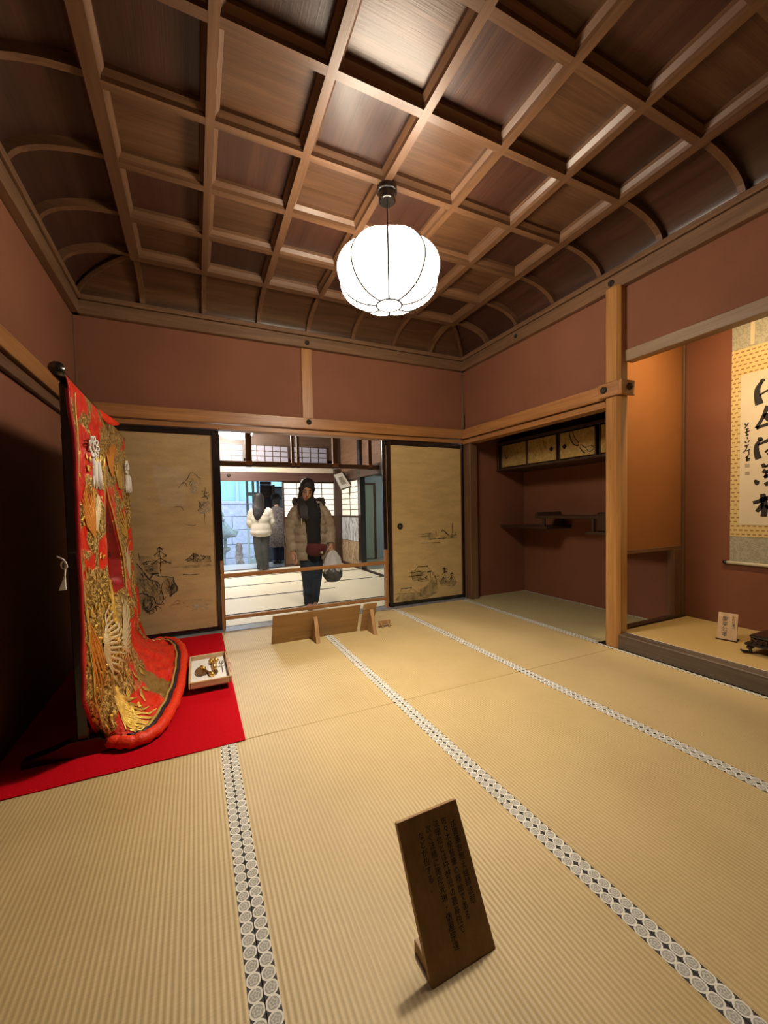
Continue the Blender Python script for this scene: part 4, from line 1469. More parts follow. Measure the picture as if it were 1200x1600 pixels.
# edges: near vertical side, sleeve edges beside the dark opening, far side
edge_tube('side_piping', lambda t: kimono_pt(0.0, lerp(0.03, 0.985, t)) + Vector((-0.006, 0.002, 0)), 0.009, MT['deep_red'], 70, 0.0)
edge_tube('side_piping', lambda t: kimono_pt(0.035, lerp(0.03, 0.90, t)), 0.0035, MT['gold_cord'], 70, 0.003)


def at_u(u, z):
    return kimono_pt(u, (1.762 - z) / 1.46 * VB)


edge_tube('sleeve_piping', lambda t: at_u(UA, lerp(1.50, 0.66, t)), 0.0048, MT['gold_cord'], 40, 0.003)
edge_tube('sleeve_piping', lambda t: at_u(UB, lerp(1.48, 0.64, t)), 0.0055, MT['gold_cord'], 50, 0.003)
# collar flap folded over the bar
bm = bm_new()
flap = catmull([(-3.59, -1.25, 1.775), (-3.565, -1.14, 1.765), (-3.545, -1.08, 1.755), (-3.525, -1.03, 1.742)], 5)
prev = None
for k, p in enumerate(flap):
    t_ = k / (len(flap) - 1)
    wv = 0.050 * math.sin(PI * min(1, 0.25 + 0.72 * t_))
    cur = [bm.verts.new(p + Vector((-0.02, 0.02, 0.012)) - KO), bm.verts.new(p + Vector((0.012, 0, 0.006)) - KO), bm.verts.new(p + Vector((0.022, -0.01, -wv)) - KO)]
    if prev:
        for q in (0, 1):
            bm.faces.new((prev[q], prev[q + 1], cur[q + 1], cur[q]))
    prev = cur
o = obj('collar_flap', bm, MT['red_silk'], km, True)
md = o.modifiers.new('thick', 'SOLIDIFY')
md.thickness = 0.008


# embroidered cranes: fans of feathers lying on the silk
def on_silk(y, z, off=0.004):
    if z > 0.31:
        u, v = (y - KY0) / (KY1 - KY0), (1.762 - z) / 1.46 * VB
    else:
        u, v = (y - KY0) / (KY1 - KY0), VB + (0.31 - z)
    u = max(0.0, min(1.0, u))
    v = max(0.04, min(0.97, v))
    p = kimono_pt(u, v)
    e = 0.006
    n_ = (kimono_pt(min(1, u + e), v) - p).cross(kimono_pt(u, min(1, v + e)) - p)
    n_ = n_.normalized() if n_.length > 1e-9 else Vector((1, 0, 0))
    if n_.dot(Vector((0.7, -0.5, 0.5))) < 0:
        n_ = -n_
    return p + n_ * off


def feather(bm, y, z, ang, ln, wd, off=0.005):
    cs, sn = math.cos(ang), math.sin(ang)
    mid, lft, rgt = [], [], []
    N = 8
    for k in range(N + 1):
        t = k / N
        w2 = wd * math.sin(PI * (0.12 + 0.80 * t)) * 0.5
        bend = 0.12 * ln * t * t
        cy_, cz_ = y + cs * ln * t - sn * bend, z + sn * ln * t + cs * bend
        mid.append(bm.verts.new(on_silk(cy_, cz_, off + 0.004) - KO))
        lft.append(bm.verts.new(on_silk(cy_ - sn * w2, cz_ + cs * w2, off) - KO))
        rgt.append(bm.verts.new(on_silk(cy_ + sn * w2, cz_ - cs * w2, off) - KO))
    for k in range(N):
        bm.faces.new((lft[k], lft[k + 1], mid[k + 1], mid[k]))
        bm.faces.new((mid[k], mid[k + 1], rgt[k + 1], rgt[k]))


MT['thread_gold'] = plain('gold_thread', (0.86, 0.58, 0.13), 0.32, 0.75, bump=0.5, bscale=240)
MT['thread_pale'] = plain('pale_gold_thread', (0.80, 0.66, 0.40), 0.40, 0.5, bump=0.4, bscale=240)
MT['thread_orange'] = plain('orange_gold_thread', (0.80, 0.32, 0.05), 0.40, 0.4, bump=0.4, bscale=240)
def uy(u):
    return KY0 + (KY1 - KY0) * u


for (u_, cz_, a0, a1, n_, ln, mk) in ((0.17, 1.02, 1.25, 2.3, 13, 0.26, 'thread_orange'), (0.22, 1.04, 0.7, 1.35, 8, 0.20, 'thread_pale'), (0.70, 1.36, 1.2, 2.2, 12, 0.24, 'thread_orange'), (0.78, 1.30, 0.6, 1.5, 9, 0.18, 'thread_gold'),
                                      (0.16, 0.52, -1.1, 0.5, 15, 0.36, 'thread_pale'), (0.10, 0.66, -2.0, -1.2, 10, 0.36, 'thread_orange'), (0.30, 0.58, 0.2, 1.3, 11, 0.26, 'thread_gold'), (0.36, 0.46, -0.7, 0.5, 13, 0.34, 'thread_pale'), (0.24, 0.30, -1.3, -0.4, 10, 0.26, 'thread_gold'),
                                      (0.74, 0.66, 0.7, 1.9, 10, 0.24, 'thread_pale'), (0.80, 0.95, 1.1, 2.3, 9, 0.2, 'thread_gold')):
    bm = bm_new()
    for k in range(n_):
        an = lerp(a0, a1, k / (n_ - 1))
        feather(bm, uy(u_) + 0.02 * math.cos(an), cz_ + 0.02 * math.sin(an), an, ln * (0.72 + 0.28 * math.sin(PI * (k + 1) / (n_ + 1))), 0.017, 0.004 + 0.0012 * (k % 2))
    obj('crane_wing', bm, MT[mk], km, True)
bm = bm_new()      # scattered embroidered leaves and petals
for k in range(260):
    if random.random() < 0.6:
        y, z = uy(random.gauss(0.26, 0.14)), random.uniform(0.16, 0.72)
    else:
        y, z = uy(random.choice((random.gauss(0.2, 0.08), random.gauss(0.82, 0.08)))), random.uniform(0.5, 1.6)
    y = max(KY0 + 0.03, min(KY1 - 0.03, y))
    feather(bm, y, z, random.uniform(0, 6.28), random.uniform(0.02, 0.05), 0.018, 0.004)
o = obj('embroidered_leaves', bm, MT['thread_gold'], km, True)
o['kind'] = 'stuff'


def cord_flower(u, z, s=1.0, turn=0.0):
    """white looped cord ornament with a pair of tassels"""
    c0 = at_u(u, z) - KO
    e_ = at_u(u + 0.02, z) - at_u(u - 0.02, z)
    ang_ = math.atan2(-e_.x, e_.y) + turn
    MR = Matrix.Translation(c0 + Vector((0.012, -0.012, 0))) @ Matrix.Rotation(ang_, 4, 'Z')
    c = Vector((0, 0, 0))
    bm = bm_new()
    for k in range(9):
        a = k * 2 * PI / 9
        r0, r1 = 0.020 * s, 0.058 * s
        da = 0.26
        pts = [(0, r0 * math.cos(a), r0 * math.sin(a)), (0.006, r1 * 0.8 * math.cos(a - da), r1 * 0.8 * math.sin(a - da)), (0.008, r1 * math.cos(a), r1 * math.sin(a)), (0.006, r1 * 0.8 * math.cos(a + da), r1 * 0.8 * math.sin(a + da)), (0, r0 * math.cos(a), r0 * math.sin(a))]
        tube(bm, catmull([c + Vector(p) for p in pts], 3), 0.0050 * s, 6)
    tube(bm, catmull([c + Vector((0.01, 0.018 * math.cos(q), 0.018 * math.sin(q))) for q in [k * PI / 3 for k in range(7)]], 2), 0.005, 6)
    bmesh.ops.transform(bm, matrix=MR, verts=bm.verts[:])
    o = obj('cord_flower', bm, MT['white'], km, True)
    bm = bm_new()
    for sy in (-0.020, 0.020):
        tube(bm, [c + Vector((0.006, sy, -0.062 * s)), c + Vector((0.010, sy, -0.085 * s)), c + Vector((0.010, sy * 1.3, -0.15 * s)), c + Vector((0.008, sy * 1.5, -0.20 * s))], [0.010, 0.017, 0.018, 0.021], 10)
        for k in range(10):
            a = k * 2 * PI / 10
            yy = sy * 1.4 + 0.018 * math.cos(a)
            tube(bm, [c + Vector((0.008 + 0.012 * math.sin(a), yy, -0.15 * s)), c + Vector((0.008 + 0.014 * math.sin(a), yy * 1.1, -0.215 * s))], 0.004, 5)
    bmesh.ops.transform(bm, matrix=MR, verts=bm.verts[:])
    obj('tassel', bm, MT['white'], o, True)


cord_flower(0.22, 1.475, 0.95, -0.35)
cord_flower(0.95, 1.50, 0.9)

# ================================================================== tray of hair ornaments
TZ = 0.046
t = thing('display_tray', 'shallow pale wooden tray on short feet holding hair ornaments', 'tray', (-3.028, -1.165, 0.008))
pw_ = wood('pale_tray_wood', (0.50, 0.33, 0.17), (0.70, 0.50, 0.29), 0, 0.5)
hx, hy = 0.120, 0.255
box('base_board', (-hx + 0.004, hx - 0.004, -hy + 0.004, hy - 0.004, TZ - 0.010, TZ), pw_, t, 0.001)
for s in (-1, 1):
    box('long_side', (s * hx - 0.005, s * hx + 0.005, -hy - 0.005, hy + 0.005, TZ - 0.010, TZ + 0.034), pw_, t, 0.004)
    box('short_side', (-hx + 0.005, hx - 0.005, s * hy - 0.005, s * hy + 0.005, TZ - 0.010, TZ + 0.034), pw_, t, 0.004)
    box('foot_bar', (-hx + 0.02, hx - 0.02, s * 0.17 - 0.012, s * 0.17 + 0.012, 0.0, TZ - 0.010), pw_, t, 0.001)
box('white_paper', (-hx + 0.010, hx - 0.010, -hy + 0.010, hy - 0.010, TZ, TZ + 0.0015), plain('white_lining_paper', (0.80, 0.79, 0.77), 0.7), t, 0.0)
bm = bm_new()
tube(bm, catmull([(hx + 0.006, 0.05, TZ + 0.02), (hx + 0.022, 0.04, TZ + 0.012), (hx + 0.024, 0.0, TZ - 0.01), (hx + 0.014, -0.05, TZ - 0.03)], 4), 0.004, 6)
obj('side_cord', bm, plain('pink_white_cord', (0.72, 0.45, 0.42), 0.6), t, True)
tx, ty, tz = -3.028, -1.165, 0.008 + TZ + 0.002
MT['shell'] = plain('tortoiseshell', (0.16, 0.075, 0.028), 0.25, 0.1, nscale=60, namp=0.5, coat=0.5)
MT['orn_gold'] = plain('polished_gold', (0.80, 0.52, 0.14), 0.28, 0.9)
MT['silver'] = plain('silver_metal', (0.55, 0.55, 0.55), 0.3, 0.9)
# comb: half moon with teeth
t = thing('hair_comb', 'dark half moon comb lying on the white paper of the tray', 'comb', (tx - 0.045, ty - 0.02, tz))
bm = bm_new()
arc = [(-0.034 + 0.034 * (1 - math.cos(k * PI / 12)) - 0.034 + 0.034, 0.075 * math.sin((k - 6) * PI / 12)) for k in range(13)]
arc = [(-0.042 * math.cos((k - 6) * PI / 12), 0.085 * math.sin((k - 6) * PI / 12)) for k in range(13)]
poly_prism(bm, arc, lambda p, q, d: (p, q, d), 0.0, 0.012)
obj('comb_back', bm, MT['shell'], t)
for k in range(13):
    yy = -0.070 + k * 0.0117
    box('tooth', (0.0, 0.026, yy - 0.003, yy + 0.003, 0.002, 0.009), MT['shell'], t, 0.0)
t = thing('hair_bar', 'short gold tipped bar ornament beside the comb in the tray', 'hairpin', (tx - 0.008, ty - 0.060, tz), 0.35)
bm = bm_new()
tube(bm, [(0, -0.055, 0.010), (0, -0.03, 0.009), (0, 0.05, 0.009), (0, 0.09, 0.010)], [0.013, 0.009, 0.008, 0.011], 10)
obj('bar', bm, MT['shell'], t, True)
for yy in (-0.06, 0.09):
    bm = bm_new()
    tube(bm, [(0, yy - 0.022, 0.012), (0, yy + 0.022, 0.012)], 0.0145, 12)
    obj('gold_tip', bm, MT['orn_gold'], t, True)
t = thing('gold_hairpin', 'tall gold flower headed hairpin in the middle of the tray', 'hairpin', (tx + 0.035, ty + 0.045, tz))
bm = bm_new()
tube(bm, [(0, -0.13, 0.008), (0, -0.03, 0.010), (0, 0.05, 0.010)], [0.010, 0.016, 0.016], 10)
obj('stem', bm, MT['orn_gold'], t, True)
bm = bm_new()
for k in range(8):
    a = k * PI / 4
    tube(bm, [(0, 0.085, 0.016), (0.020 * math.cos(a), 0.085 + 0.032 * math.sin(a), 0.020), (0.034 * math.cos(a), 0.085 + 0.05 * math.sin(a), 0.016)], [0.006, 0.012, 0.005], 7)
obj('flower_head', bm, MT['orn_gold'], t, True)
bm = bm_new()
tube(bm, [(0, -0.15, 0.009), (0.004, -0.135, 0.012), (0.0, -0.115, 0.010)], [0.010, 0.017, 0.012], 10)
obj('dark_bead', bm, MT['shell'], t, True)
t = thing('silver_hairpin', 'thin silver hairpin with crossbar at the right of the tray', 'hairpin', (tx + 0.085, ty + 0.02, tz))
bm = bm_new()
tube(bm, [(0, -0.11, 0.004), (0, 0.075, 0.004)], 0.0032, 8)
obj('shaft', bm, MT['silver'], t, True)
bm = bm_new()
tube(bm, [(-0.042, 0.0, 0.006), (0.03, 0.004, 0.006)], 0.0030, 8)
obj('crossbar', bm, MT['silver'], t, True)
bm = bm_new()
for k in range(6):
    a = k * PI / 3
    tube(bm, [(0, 0.082, 0.006), (0.016 * math.cos(a), 0.082 + 0.022 * math.sin(a), 0.006)], [0.004, 0.006], 6)
obj('flower_head', bm, MT['silver'], t, True)

# ================================================================== next room through the doorway
NX1, NY1, NZ = -0.20, 4.20, 2.75
fn_ = struct('floor_next_room', (XL, NX1 + 0.1, 0.10, NY1 + 0.1, -0.12, -0.055), MT['dark_x'], 'bright pale straw mats of the next room with dark borders', 'floor')


def next_mat(x0, x1, y0, y1, long_x=True):
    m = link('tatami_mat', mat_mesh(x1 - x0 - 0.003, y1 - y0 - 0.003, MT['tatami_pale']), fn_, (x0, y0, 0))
    if long_x:
        for yy in (0.0, y1 - y0 - 0.003 - 0.022):
            link('border_cloth', to_mesh('border_cloth', bx(bm_new(), 0, x1 - x0 - 0.003, 0, 0.022, -0.02, 0.0012), MT['heri_dark']), m, (0, yy, 0))
    else:
        for xx in (0.0, x1 - x0 - 0.003 - 0.022):
            link('border_cloth', to_mesh('border_cloth', bx(bm_new(), 0, 0.022, 0, y1 - y0 - 0.003, -0.02, 0.0012), MT['heri_dark']), m, (xx, 0, 0))


for (y0, y1) in ((0.10, 0.60), (0.60, 1.50), (1.50, 2.40), (2.40, 3.30), (3.30, 4.20)):
    next_mat(-3.14, -1.245, y0, y1)
    next_mat(-3.94, -3.14, y0, y1)
next_mat(-1.245, NX1, 0.10, 0.60)
next_mat(-1.245, NX1, 0.60, 2.05)
next_mat(-1.245, NX1, 2.05, 3.00)
next_mat(-1.245, NX1, 3.00, 4.20)
box('sill', (NX1 - 0.05, NX1 + 0.06, 0.6, 4.2, -0.05, 0.004), MT['dark_y'], fn_, 0.002)
box('sill', (XL, NX1, 4.16, 4.30, -0.05, 0.004), MT['grey_x'], fn_, 0.002)
struct('ceiling_next_room', (XL - 0.05, NX1 + 0.05, 0.09, NY1 + 0.05, NZ, NZ + 0.04), MT['brown_x'], 'brown board ceiling of the next room', 'ceiling')
struct('wall_next_left', (XL - 0.06, XL, 0.09, NY1 + 1.2, -0.1, NZ + 0.1), MT['plaster'], 'brown plaster side wall of the next room', 'wall')
# door side of the main far wall, seen from behind only
wn = struct('wall_next_far', (XL, NX1 + 0.3, NY1, NY1 + 0.06, 1.93, NZ + 0.05), wood('brown_wall_board', (0.050, 0.028, 0.018), (0.10, 0.060, 0.040), 0, 0.45), 'brown wall above the veranda opening with a small grid window', 'wall')
box('pale_band', (XL, NX1, NY1 - 0.008, NY1 + 0.01, 1.93, 2.06), MT['plaster_pale'], wn, 0.0)
box('dark_rail', (XL, NX1, NY1 - 0.03, NY1 + 0.02, 2.058, 2.10), MT['brown_x'], wn, 0.003)
ln4 = struct('trim_17', (XL, NX1, NY1 - 0.06, NY1 + 0.05, 1.75, 1.93), wood('dark_plum_wood', (0.045, 0.022, 0.018), (0.10, 0.052, 0.040), 0, 0.4), 'dark wooden long rail over the veranda opening', 'rail', 0.005)
knob(ln4, (-2.47, NY1 - 0.062, 1.86), (0, -1, 0), 0.035)


def shoji(name, label, fn, w, z0, z1, nx, nz, glow, zk=0.0, frame=0.03, par=None, cat='window', bar=0.009, tint=(0.85, 0.82, 0.74)):
    """fn(a, d, z): a along the width, d depth towards the viewer"""
    t = par or thing(name, label, cat, kind='structure')
    pm_ = NT(name + '_paper')
    pm_.color(tint)
    pm_.b.inputs['Emission Color'].default_value = (glow[0], glow[1], glow[2], 1)
    pm_.b.inputs['Emission Strength'].default_value = glow[3]

    def fbox(nm, a0, a1, d0, d1, za, zb, mat):
        bm = bm_new()
        poly_prism(bm, [(a0, za), (a1, za), (a1, zb), (a0, zb)], lambda p, q, d: fn(p, d, q), d0, d1)
        return obj(nm, bm, mat, t)
    fbox('paper', 0.0, w, -0.006, -0.002, z0, z1, pm_.m)
    D = MT['dark_z']
    fbox('stile', 0, frame, -0.015, 0.015, zk, z1, D)
    fbox('stile', w - frame, w, -0.015, 0.015, zk, z1, D)
    fbox('rail', frame, w - frame, -0.014, 0.014, z1 - frame, z1, D)
    fbox('rail', frame, w - frame, -0.014, 0.014, z0, z0 + frame, D)
    for k in range(1, nx):
        a = frame + (w - 2 * frame) * k / nx
        fbox('lattice_bar', a - bar / 2, a + bar / 2, -0.002, 0.008, z0, z1, D)
    for k in range(1, nz):
        z = z0 + frame + (z1 - z0 - 2 * frame) * k / nz
        fbox('lattice_bar', frame, w - frame, -0.002, 0.007, z - bar / 2, z + bar / 2, D)
    if zk < z0 - 0.05:
        fbox('lower_panel', frame, w - frame, -0.008, 0.004, zk, z0, MT['brown_z'])
        fbox('rail', frame, w - frame, -0.014, 0.014, zk, zk + 0.05, D)
    return t, fbox


shoji('window_1', 'white paper grid screen with dark base behind the woman in the khaki coat', lambda a, d, z: (-1.45 + a, NY1 - 0.02 - d, z), 1.12, 1.00, 1.75, 4, 6, (1.0, 0.97, 0.90, 0.55))
struct('trim_18', (-0.355, NX1 - 0.01, NY1 - 0.08, NY1 + 0.02, 0, NZ), MT['dark_z'], 'dark corner post right of the white grid screen', 'post', 0.004)
t2, fb = shoji('window_2', 'cream paper grid screen with patterned lower panes at the side of the next room', lambda a, d, z: (NX1 - d, 4.15 - a, z), 1.10, 1.00, 1.75, 2, 6, (1.0, 0.88, 0.64, 0.22))
gl = NT('figured_glass')  # blue-white reflections painted into the glass colour
gl.color(gl.ramp(gl.noise(gl.coords((1, 6, 1.4)), 3.0, 4.0, 0.6, 1.2), [(0.38, (0.26, 0.24, 0.22)), (0.62, (0.62, 0.68, 0.74))]))
gl.set(Roughness=0.12)
fb('glass_pane', 0.03, 1.07, 0.005, 0.009, 0.52, 0.99, gl.m)
pn = NT('brown_marbled_panel')
pn.color(pn.ramp(pn.noise(pn.coords((1, 3, 1.4)), 4.0, 4.0, 0.6, 1.5), [(0.38, (0.20, 0.12, 0.06)), (0.62, (0.48, 0.38, 0.25))]))
pn.set(Roughness=0.35)
fb('lower_pane', 0.03, 1.07, 0.005, 0.009, 0.05, 0.51, pn.m)
struct('trim_19', (NX1 - 0.055, NX1 + 0.05, 2.90, 3.04, 0, NZ), MT['lacquer'], 'broad black post beside the patterned screen', 'post', 0.004)
struct('trim_20', (NX1 - 0.05, NX1 + 0.06, 0.10, NY1, 1.75, 1.93), MT['dark_y'], 'dark rail along the side of the next room', 'rail', 0.004)
struct('wall_next_right', (NX1, NX1 + 0.06, 0.09, NY1, 1.93, NZ + 0.1), MT['brown_y'], 'brown plaster above the side rail of the next room', 'wall')
struct('wall_next_right_front', (NX1, NX1 + 0.06, 0.09, 0.95, 0.0, 1.75), MT['plaster'], 'brown plaster side wall near the pavilion door', 'wall')
# small grid window above the veranda opening
for k, (a0, a1) in enumerate(((-2.62, -2.18), (-2.10, -1.30), (-1.22, -0.48))):
    shoji('window_%d' % (3 + k), ('left', 'middle', 'right')[k] + ' paper lattice of the small windows above the veranda opening', (lambda A: (lambda a, d, z: (A + a, NY1 - 0.012 - d, z)))(a0), a1 - a0, 2.13, 2.48, max(2, int((a1 - a0) / 0.15)), 3, (0.86, 0.88, 1.0, 0.05), 2.13, 0.02, bar=0.014, tint=(0.22, 0.21, 0.26))
# hanging transom across the middle of the next room
tr = struct('trim_21', (XL, NX1, 2.06, 2.14, 1.815, 1.885), MT['brown_x'], 'brown transom beam hung across the next room', 'beam', 0.004)
for xx, ww in ((-2.332, 0.085), (-1.682, 0.040), (-1.600, 0.040), (-0.997, 0.085), (-0.389, 0.06)):
    p_ = box('hanging_post', (xx - ww / 2, xx + ww / 2, 2.07, 2.13, 1.84, NZ), MT['brown_z'], tr, 0.003)
    box('bronze_shoe', (xx - ww / 2 - 0.004, xx + ww / 2 + 0.004, 2.056, 2.144, 1.835, 1.90), plain('copper_shoe', (0.42, 0.22, 0.12), 0.4, 0.6), p_, 0.004)
    box('bronze_shoe', (xx - ww / 2 - 0.004, xx + ww / 2 + 0.004, 2.056, 2.144, 1.812, 1.828), MT['fitting'], p_, 0.002)
lantern('pendant_lantern', 'second silk lantern glowing behind the transom of the next room', Vector((-2.42, 3.05, 0)), LANTERN2_L, 2.545, NZ, 0.30, 0.175, (1.0, 0.93, 0.82))
# tilted picture hung from the corner
pc = thing('framed_picture', 'small white mounted picture hanging tilted under the transom', 'picture', (-0.40, 3.54, 1.74))
pv = [on_y(522, 742, 3.50), on_y(534.5, 738, 3.50), on_y(548, 759, 3.50), on_y(533, 764, 3.50)]
po = Vector((-0.40, 3.54, 1.74))
bm = bm_new()
poly_prism(bm, [(p.x - po.x, p.z - po.z) for p in pv], lambda a, b, d: (a, d, b), -0.045, -0.035)
obj('white_mount', bm, plain('white_mount_card', (0.82, 0.80, 0.74), 0.7), pc)
cen = sum(pv, Vector()) / 4
bm = bm_new()
poly_prism(bm, [((cen + (p - cen) * 0.52).x - po.x, (cen + (p - cen) * 0.52).z - po.z) for p in pv], lambda a, b, d: (a, d, b), -0.047, -0.044)
obj('drawing', bm, plain('grey_drawing', (0.36, 0.33, 0.27), 0.8, nscale=25, namp=0.6), pc)
bm = bm_new()
poly_prism(bm, [((cen + (p - cen) * 1.12).x - po.x + 0.03, (cen + (p - cen) * 1.12).z - po.z) for p in pv], lambda a, b, d: (a, d, b), -0.034, 0.05)
obj('dark_backing', bm, MT['dark_z'], pc)
bm = bm_new()
tube(bm, [(cen.x - po.x, 0.02, 0.05), (NX1 - 0.045 - po.x, 0.03, 0.12)], 0.004, 6)
obj('hanging_cord', bm, MT['steel'], pc)

# ---- white side room beyond the black post
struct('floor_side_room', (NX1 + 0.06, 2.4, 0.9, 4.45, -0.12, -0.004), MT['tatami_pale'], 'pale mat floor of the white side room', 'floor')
struct('wall_side_far', (NX1 + 0.06, 2.4, 4.38, 4.46, -0.1, 2.5), plaster_mat('pale_blue_white_plaster', (0.66, 0.76, 0.78)), 'pale blue white wall of the side room', 'wall')
struct('wall_side_right', (2.4, 2.46, 0.9, 4.45, -0.1, 2.5), MT['plaster_white'], 'white end wall of the side room', 'wall')
struct('wall_side_near', (NX1 + 0.06, 2.4, 0.84, 0.9, -0.1, 2.5), MT['plaster_white'], 'white near wall of the side room', 'wall')
struct('ceiling_side_room', (NX1 + 0.06, 2.46, 0.84, 4.46, 2.45, 2.5), MT['plaster_white'], 'white ceiling of the side room', 'ceiling')
dd = thing('door_5', 'plain pale green door panel in the white side room', 'door', (0.35, 4.36, 0), kind='structure')
box('panel', (-0.45, 0.30, -0.01, 0.01, 0.02, 1.70), plain('pale_green_panel', (0.62, 0.70, 0.56), 0.6), dd, 0.002)
box('frame', (0.30, 0.35, -0.025, 0.015, 0.0, 1.75), MT['brown_z'], dd, 0.002)
box('frame', (-0.45, 0.30, -0.025, 0.015, 1.70, 1.75), MT['brown_x'], dd, 0.002)
box('frame', (-0.50, 0.95, -0.03, 0.015, 1.92, 2.02), MT['dark_x'], dd, 0.002)
t = thing('ceiling_lamp', 'flat round ceiling lamp of the white side room', 'lamp', (1.1, 2.7, 2.45))
bm = bm_new()
lathe(bm, [(0.05, -0.07), (0.20, -0.06), (0.24, -0.03), (0.24, 0.0)], 28)
obj('glass_diffuser', bm, plain('lamp_diffuser', (0.9, 0.9, 0.88), 0.5, emit=(0.9, 1.0, 0.97), estr=14.0), t, True)
bm = bm_new()
lathe(bm, [(0.25, -0.018), (0.26, -0.012), (0.26, 0.0)], 28)
obj('rim', bm, MT['steel'], t)

# ================================================================== veranda and garden
vf = struct('floor_veranda', (XL, 0.3, 4.30, 5.25, -0.14, -0.045), MT['grey_x'], 'pale weathered board floor of the veranda', 'floor')
vm = wood('veranda_boards', (0.60, 0.64, 0.66), (0.78, 0.82, 0.84), 0, 0.22)  # blue-white tone paints the reflected sky into the boards
for k in range(8):
    y0 = 4.305 + k * 0.118
    box('floor_board', (XL, 0.3, y0, y0 + 0.114, -0.045, -0.004), vm, vf, 0.002)
struct('ceiling_veranda', (XL - 0.05, 0.3, NY1, 5.45, 2.15, 2.2), MT['brown_x'], 'board soffit over the veranda', 'ceiling')
struct('wall_veranda_right', (0.3, 0.36, NY1, 5.45, -0.1, 2.3), MT['plaster_white'], 'white end wall of the veranda', 'wall')
gd = struct('ground', (-7, 4, 5.25, 9.0, -0.45, -0.38), plain('garden_moss_gravel', (0.16, 0.19, 0.15), 0.95, nscale=9, namp=0.5, bump=0.8, bscale=40), 'mossy gravel of the small garden', 'ground')
GY = 8.0
gw = struct('wall_garden', (-6.5, 3.5, GY + 0.06, GY + 0.3, -0.4, 1.46), plain('mortar_grey', (0.24, 0.24, 0.26), 0.9), 'lilac grey cut stone garden wall', 'wall')
stone = NT('lilac_grey_stone')
stone.color(stone.ramp(stone.noise(stone.coords((1, 1, 1), 9.0), 9.0, 5.0, 0.7), [(0.3, (0.42, 0.42, 0.52)), (0.7, (0.60, 0.59, 0.70))]))
stone.set(Roughness=0.85)
stone.bump(stone.noise(stone.coords(), 60.0, 4.0), 0.5, 0.01)
for r, (z0, z1) in enumerate(((-0.40, -0.165), (-0.155, 0.225), (0.235, 0.635), (0.645, 1.02), (1.03, 1.38))):
    x = -3.9 + (0.0, 0.45, 0.85, 0.62, 0.30)[r]
    while x < -0.2:
        L_ = (0.95, 1.05, 0.9, 1.15, 0.92)[r]
        if r == 4 and -2.9 < x < -2.0:
            L_ = 0.94
        box('stone_block', (x, x + L_ - 0.012, GY, GY + 0.07, z0, z1), stone.m, gw, 0.008)
        x += L_
box('cap_stone', (-6.5, 3.5, GY - 0.03, GY + 0.32, 1.385, 1.46), stone.m, gw, 0.006)
fe = struct('fence', (-6.5, 3.5, GY + 0.10, GY + 0.14, 1.46, 3.4), plain('pale_blue_sheet', (0.34, 0.56, 0.68), 0.5), 'pale blue sheet fence above the stone wall', 'fence')
for k in range(6):
    box('fence_post', (-4.6 + k * 1.3, -4.54 + k * 1.3, GY + 0.06, GY + 0.10, 1.46, 3.4), plain('pale_steel', (0.5, 0.62, 0.68), 0.4, 0.3), fe, 0.003)
# stone lantern
sl = thing('stone_lantern', 'grey stone garden lantern with curved roof before the garden wall', 'lantern', (-2.55, 6.3, -0.38))
gs = plain('weathered_granite', (0.34, 0.38, 0.36), 0.9, nscale=20, namp=0.3, bump=0.6, bscale=70)
bm = bm_new()
lathe(bm, [(0.26, 0.0), (0.27, 0.08), (0.20, 0.14), (0.13, 0.18)], 6)
obj('base_stone', bm, gs, sl)
bm = bm_new()
lathe(bm, [(0.12, 0.17), (0.105, 0.36), (0.12, 0.55), (0.21, 0.60), (0.23, 0.66), (0.20, 0.68)], 12)
obj('shaft', bm, gs, sl, True)
for k in range(4):
    a = k * PI / 2 + PI / 4
    bx_ = (0.15 * math.cos(a), 0.15 * math.sin(a))
    box('light_box_post', (bx_[0] - 0.03, bx_[0] + 0.03, bx_[1] - 0.03, bx_[1] + 0.03, 0.675, 0.93), gs, sl, 0.004)
bm = bm_new()
rings = []
n = 48
for r0, z, curl in ((0.16, 0.90, 0.0), (0.40, 0.93, 0.10), (0.42, 0.98, 0.11), (0.30, 1.07, 0.05), (0.19, 1.20, 0.02), (0.10, 1.32, 0.0)):
    ring = []
    for k in range(n):
        th = 2 * PI * k / n
        c6 = max(0.0, math.cos(3 * th)) ** 6
        rr = r0 * (0.92 + 0.10 * c6)
        ring.append(bm.verts.new((rr * math.cos(th), rr * math.sin(th), z + curl * c6)))
    rings.append(ring)
for i in range(len(rings) - 1):
    for k in range(n):
        bm.faces.new((rings[i][k], rings[i][(k + 1) % n], rings[i + 1][(k + 1) % n], rings[i + 1][k]))
bm.faces.new(rings[0][::-1])
bm.faces.new(rings[-1])
obj('roof', bm, gs, sl, True)
bm = bm_new()
lathe(bm, [(0.10, 1.31), (0.12, 1.36), (0.07, 1.39), (0.10, 1.44), (0.085, 1.52), (0.012, 1.60)], 16)
obj('finial', bm, gs, sl, True)
# rustic standing stone beside it
bm = bm_new()
tube(bm, [(0, 0, 0), (0.02, 0, 0.25), (-0.01, 0.01, 0.55), (0.01, 0, 0.80)], [0.14, 0.10, 0.085, 0.07], 9)
bm = remesh(bm, 0.02, 2)
for v in bm.verts:
    v.co += Vector((noise.noise(v.co * 9), noise.noise(v.co * 9 + Vector((5, 0, 0))), 0)) * 0.025
tag(obj('garden_stone', bm, plain('rough_brown_stone', (0.30, 0.26, 0.24), 0.9, nscale=14, namp=0.6), None, True, (-2.16, 6.0, -0.385)), 'rough upright stone standing right of the stone lantern', 'stone')
